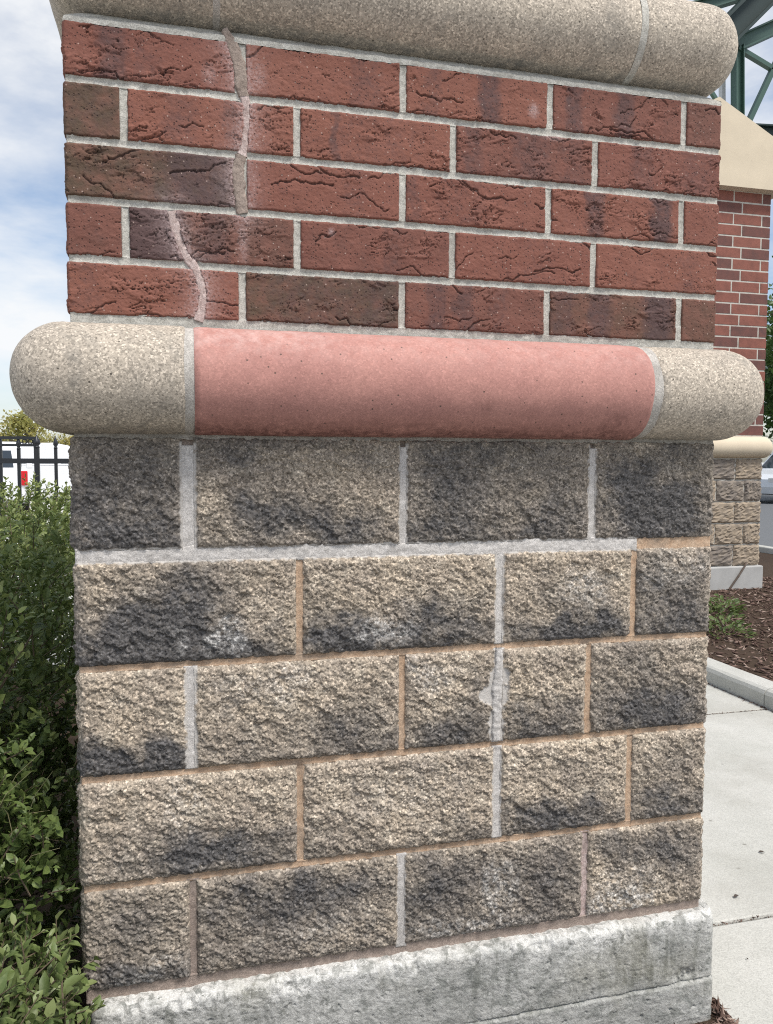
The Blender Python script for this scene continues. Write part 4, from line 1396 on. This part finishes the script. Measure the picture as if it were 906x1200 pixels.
def car(loc, rz, paint, label, tall=1.0):
    """estate or utility car, about 180 inches; x forward, origin on the ground"""
    root = empty('parked_car', loc, rz)
    tag(root, label, 'car', 'cars parked far off')
    h = tall

    def put(name, V, F, mat, parent=root, smooth=False):
        V = np.array(V, float); c = (V.min(0) + V.max(0)) / 2
        o_ = link(name, mesh(name, V - c, F, mat, smooth), parent)
        base = Vector((0, 0, 0)) if parent is root else parent.location
        o_.location = Vector(c) * I - base
        return o_
    low = [(-90, 14), (-91, 26), (-89, 38 * h), (-86, 41 * h), (40, 40 * h), (80, 35 * h), (90, 29), (91, 20), (88, 12), (72, 10), (-72, 10)]
    body = put('body', *loft_side(low, 36, 0.05), paint)
    top = [(-84, 40 * h), (-78, 60 * h), (-68, 66 * h), (-10, 67 * h), (8, 64 * h), (38, 40 * h)]
    put('cabin', *loft_side(top, 31, 0.10), paint)
    for s in (-1, 1):
        put('side_window', [(-72, s * 31.4, 43 * h), (-4, s * 31.4, 43 * h), (-4, s * 29.6, 61 * h), (-66, s * 29.6, 61 * h)], [(0, 1, 2, 3)], M['glass'])
        put('side_window', [(-1, s * 31.4, 43 * h), (27, s * 31.4, 43 * h), (7, s * 29.6, 61 * h), (-1, s * 29.6, 61 * h)], [(0, 1, 2, 3)], M['glass'])
        m_ = MB().cbox(-91.6, -86, s * 33 - 3.2, s * 33 + 3.2, 27 * h, 40 * h, 0.8); put('tail_light', m_.V, m_.F, M['redl'])
        m_ = MB().cbox(82, 90.5, s * 28 - 5, s * 28 + 5, 25 * h, 31 * h, 0.8); put('headlight', m_.V, m_.F, M['chrome'])
        m_ = MB().cbox(20, 26, s * 38 - 3, s * 38 + 3, 41 * h, 46 * h, 0.8); put('mirror', m_.V, m_.F, paint)
        for wx in (-56, 57):
            m_ = MB().lathe([(8, -4.2), (11.5, -4.4), (13.2, -3.4), (13.4, 0), (13.2, 3.4), (11.5, 4.4), (8, 4.2)], 20, (wx, s * 32.5, 13.2), 'y')
            wo = put('wheel', m_.V, m_.F, M['tyre'], smooth=False)
            m_ = MB().lathe([(8.4, -4.5), (7.6, -4.9), (2, -4.2), (2, 4.2), (7.6, 4.9), (8.4, 4.5)], 16, (wx, s * 32.5, 13.2), 'y')
            put('rim', m_.V, m_.F, M['rim'], wo)
    put('rear_window', [(-83.5, -25, 43 * h), (-83.5, 25, 43 * h), (-78.9, 23, 58 * h), (-78.9, -23, 58 * h)], [(0, 3, 2, 1)], M['glass'])
    put('windscreen', [(36, -27, 42 * h), (36, 27, 42 * h), (10.5, 25, 62 * h), (10.5, -25, 62 * h)], [(0, 1, 2, 3)], M['glass'])
    put('number_plate', [(-91.9, -6, 27), (-91.9, 6, 27), (-91.9, 6, 33), (-91.9, -6, 33)], [(0, 3, 2, 1)], M['chrome'])
    return root


car((-178, 790, G - 2), R(100), M['white'], 'white car with red tail light seen through the black fence')
car((-140, 1010, G - 2), R(8), M['white'], 'white car parked broadside beyond the fence, deeper in the lot', 1.05)
car((760, 790, G - 1.6), R(195), M['silver'], 'silver car on the road past the distant pillar')

# low pale building and lamp post behind the lot
bd = empty('storage_building', (-420, 1850, G - 2))
tag(bd, 'long low white building behind the lot, half hidden by the fence', 'building')
M['bwall'] = plain('white_wall_panel', (0.70, 0.71, 0.72), 0.7, 0.3, 0.05, 2)
MB().box(-800, -120, 1800, 2050, G - 2, 66).build('wall', M['bwall'], bd)
MB().cbox(-810, -110, 1790, 2060, 66, 71, 1).build('roof', plain('grey_roof_edge', (0.32, 0.34, 0.36), 0.7), bd)
for k in range(8):
    MB().cbox(-770 + 80 * k, -725 + 80 * k, 1798, 1803, 20, 50, .5).build('window', M['glass'], bd)
lp = empty('lamp_post', (-256, 1450, G - 2))
tag(lp, 'slim grey lamp post rising behind the black fence', 'lamp post')
MB().tube([(-256, 1450, G - 2), (-256, 1450, 90), (-256, 1450, 190)], [4, 3.6, 2.6], 10).build('pole', plain('grey_pole', (0.30, 0.31, 0.32), 0.5), lp)
MB().cbox(-270, -242, 1446, 1454, 188, 193, 1).build('lamp_head', M['base_far'], lp)


# ------------------------------------------------------------------ trees
def tree(name, c, height, trunk_h, crown_r, n_leaf, lsize, mat, label, sd, hue=(0.1, 0.8), group=None):
    rr = np.random.default_rng(sd)
    root = empty(name, (c[0], c[1], G - 1.6))
    tag(root, label, 'tree', group)
    st = MB(); tips = []
    top = Vector((c[0], c[1], G + height * 0.8)); b0 = Vector((c[0], c[1], G - 2))
    mid = Vector((c[0] + height * 0.02, c[1], G + trunk_h))
    st.tube([b0, mid, top], [height * .022, height * .016, height * .004], 8)
    for k in range(26):
        t = rr.uniform(0, 1); a = mid.lerp(top, t)
        ang = k * 2.4; ln = crown_r * (1.0 - 0.45 * t) * rr.uniform(.6, 1.05)
        e = a + Vector((math.cos(ang) * ln, math.sin(ang) * ln, ln * rr.uniform(.1, .7)))
        m1 = a.lerp(e, .5) + Vector((0, 0, ln * .1))
        st.tube([a, m1, e], [height * .008, height * .005, height * .0015], 5, False)
        for q_ in range(5): tips.append(a.lerp(e, rr.uniform(.35, 1.05)) + Vector(rr.normal(size=3)) * crown_r * .12)
    st.build('trunk', M['bark'], root)
    tips = np.array(tips); w = rr.dirichlet(np.ones(len(tips)) * 1.6)
    ci = rr.choice(len(tips), n_leaf, p=w)
    C = tips[ci] + rr.normal(size=(n_leaf, 3)) * np.array([1, 1, .7]) * crown_r * 0.15
    D = rr.normal(size=(n_leaf, 3)); Nn = rr.normal(size=(n_leaf, 3)) * .6 + np.array([0, 0, 1])
    V, F = leaf_cloud(C, D, Nn, lsize * rr.uniform(.6, 1.3, n_leaf), rr, 0.65)
    hu = np.clip(rr.uniform(hue[0], hue[1], n_leaf) + 0.25 * (rr.random(len(tips))[ci] - .5), 0, 1)
    o_ = centred('crown', V, F, mat, root, False, {'hue': np.repeat(hu, 8)})
    return root


M['leaf_tree'] = leaf_mat('tree_leaf', (0.025, 0.055, 0.015), (0.055, 0.105, 0.025), (0.11, 0.17, 0.045), 0.3)
tree('shade_tree', (830, 820, 0), 330, 90, 130, 9000, 8, M['leaf_tree'], 'full green tree at the frame edge beyond the distant pillar', 31)
tree('shade_tree', (1250, 1300, 0), 420, 110, 200, 9000, 12, M['leaf_tree'], 'green tree farther down the road, behind the fuller one', 32)
tree('young_tree', (-262, 1430, 0), 150, 60, 48, 1500, 6.5, M['leaf_yellow'], 'thin yellow green young tree above the black fence', 33, (0.2, 0.9))
for k, (x, y, rx, rz_, lb) in enumerate(((-330, 1560, 70, 40, 'yellow green bush behind the lot, left of the lamp post foot'), (-225, 1560, 45, 44, 'yellow green bush seen between the fence finials'), (-165, 1540, 40, 42, 'orange tinged yellow bush nearest the pillar edge'))):
    rr2 = 40 + k
    shrub('bush', (x, y, 46 if False else 30), (rx, 30, rz_ + 12), 420, 7, 7.5, M['leaf_yellow'], lb, 'yellowing bushes behind the lot', rr2, (0.1 + 0.25 * k, 0.55 + 0.2 * k), 0.7)


# ------------------------------------------------------------------ mulch, bed plants, litter
def chips(name, xs, ys, zs, size, mat, sd):
    rr = np.random.default_rng(sd); n = len(xs)
    C = np.stack([xs, ys, zs], 1)
    D = rr.normal(size=(n, 3)) * np.array([1, 1, .35]); D /= np.linalg.norm(D, axis=1, keepdims=True)
    U = np.cross(D, rr.normal(size=(n, 3))); U /= np.linalg.norm(U, axis=1, keepdims=True); Wv = np.cross(D, U)
    l = size * rr.uniform(.5, 1.5, (n, 1)); w = l * rr.uniform(.12, .3, (n, 1)); t = w * rr.uniform(.3, .8, (n, 1))
    V = np.stack([C - D * l, C - U * w, C + D * l, C + U * w, C + Wv * t, C - Wv * t], 1).reshape(-1, 3)
    b = np.arange(n)[:, None] * 6
    F = np.concatenate([b + np.array(f)[None] for f in ((0, 1, 4), (1, 2, 4), (2, 3, 4), (3, 0, 4), (1, 0, 5), (2, 1, 5), (3, 2, 5), (0, 3, 5))])
    hu = np.repeat(rr.random(n), 6)
    o_ = centred(name, V, F, mat, None, False, {'hue': hu})
    return tag(o_, kind='stuff')


def mulch_mat():
    m = Mat('bark_mulch', 0.95, 0.1)
    m.color(m.ramp(m.attr('hue'), [(0, (0.07, 0.045, 0.036)), (0.55, (0.16, 0.105, 0.085)), (0.85, (0.27, 0.19, 0.155)), (1, (0.42, 0.34, 0.28))]))
    return m.m


M['mulch'] = mulch_mat()
n = 15000
xs = rng.uniform(124.2, 240, n); ys = rng.uniform(60, 290, n)
ok = ~((xs > FX0 - 1) & (xs < FX1 + 1) & (ys > FY - 1.4))
xs, ys = xs[ok], ys[ok]
o = chips('mulch', xs, ys, G + 1.0 + 0.5 * rng.random(len(xs)) + 0.5 * fbm(xs * .06, ys * .06, 3, 3), 1.1, M['mulch'], 1)
tag(o, 'reddish brown bark mulch covering the kerbed bed', 'mulch')
n = 5000
xs = rng.uniform(-16, 52.8, n); ys = rng.uniform(-26, 0, n)
e_ = rng.random(n) < .3
xs = np.where(e_, rng.uniform(52.3, 53.3, n), xs); ys = np.where(e_, rng.uniform(-20, 30, n), ys)
ok = (ys < -1.6) | (xs > 52.6)
o = chips('mulch', xs[ok], ys[ok], G - 0.25 + 0.35 * rng.random(ok.sum()), 0.7, M['mulch'], 2)
tag(o, 'dark bark mulch along the foot of the pillar', 'mulch')
# debris in the pavement joints
n = 900
xs = rng.uniform(53.2, 118, n); ys = rng.choice([10.6, 71.2], n) + rng.normal(0, .14, n)
o = chips('joint_debris', xs, ys, np.full(n, G - 0.08), 0.22, M['mulch'], 3)
tag(o, 'crumbs of bark lodged in the pavement joints', 'debris')
n = 260
xs = 118.0 - np.abs(rng.normal(0, .5, n)); ys = rng.uniform(62, 130, n)
o = chips('kerb_debris', xs, ys, np.full(n, G + 0.1), 0.3, M['mulch'], 4)
tag(o, 'crumbs of bark along the kerb foot', 'debris')

# ground cover plants in the bed
def ground_plant(x, y, r, h, sd, label):
    rr = np.random.default_rng(sd)
    root = empty('ground_plant', (x, y, G + 1)); tag(root, label, 'plant', 'low plants in the mulch bed')
    n_ = 130
    a = rr.uniform(0, 6.28, n_); q_ = np.sqrt(rr.random(n_)) * r
    C = np.stack([x + q_ * np.cos(a), y + q_ * np.sin(a), G + 1.2 + h * rr.random(n_) * (1 - .6 * q_ / r)], 1)
    D = np.stack([np.cos(a), np.sin(a), rr.uniform(.1, .9, n_)], 1)
    Nn = np.stack([rr.normal(0, .3, n_), rr.normal(0, .3, n_), np.ones(n_)], 1)
    V, F = leaf_cloud(C, D, Nn, rr.uniform(1.1, 2.2, n_), rr, .6)
    centred('foliage', V, F, M['leaf'], root, False, {'hue': np.repeat(rr.uniform(.0, .35, n_), 8)})
    st = MB()
    for k in range(0, n_, 9): st.tube([(x, y, G + .6), tuple(C[k])], [.12, .06], 4, False)
    st.build('stems', M['bark'], root)


for k, (x, y, r, h, lb) in enumerate(((150, 126, 7, 5.5, 'low green plant in the mulch nearest the kerb'), (158, 142, 8, 7, 'bushier low green plant in the mulch behind the nearest'),
                                      (150, 150, 6, 5, 'small green plant in the mulch partly behind the close pillar'), (172, 156, 6.5, 5.5, 'low plant in the mulch before the distant pillar footing'))):
    ground_plant(x, y, r, h, 60 + k, lb)

# fallen leaves on the pavement
M['dead'] = plain('dead_leaf', (0.07, 0.055, 0.045), 0.7, 0.3, 0.3, 60)
for (x, y, sz, rz, lb) in ((66.6, 14.4, .85, .3, 'dark curled leaf lying near the pavement joint'), (76.4, 22.3, .75, -.5, 'grey brown leaf at the frame edge on the pavement'), (60.2, 4.6, .3, 1.1, 'tiny dark leaf scrap on the nearer slab')):
    V, F = leaf_cloud(np.array([[-sz / 2, 0, 0.10]]), np.array([[1.0, 0, 0.02]]), np.array([[0, 0, 1.0]]), np.array([sz]), np.random.default_rng(1), .55)
    o = link('fallen_leaf', mesh('fallen_leaf', V, F, M['dead']), None, (x, y, G + .03)); o.rotation_euler = (0, 0, rz)
    tag(o, lb, 'leaf', 'fallen leaves on the pavement')
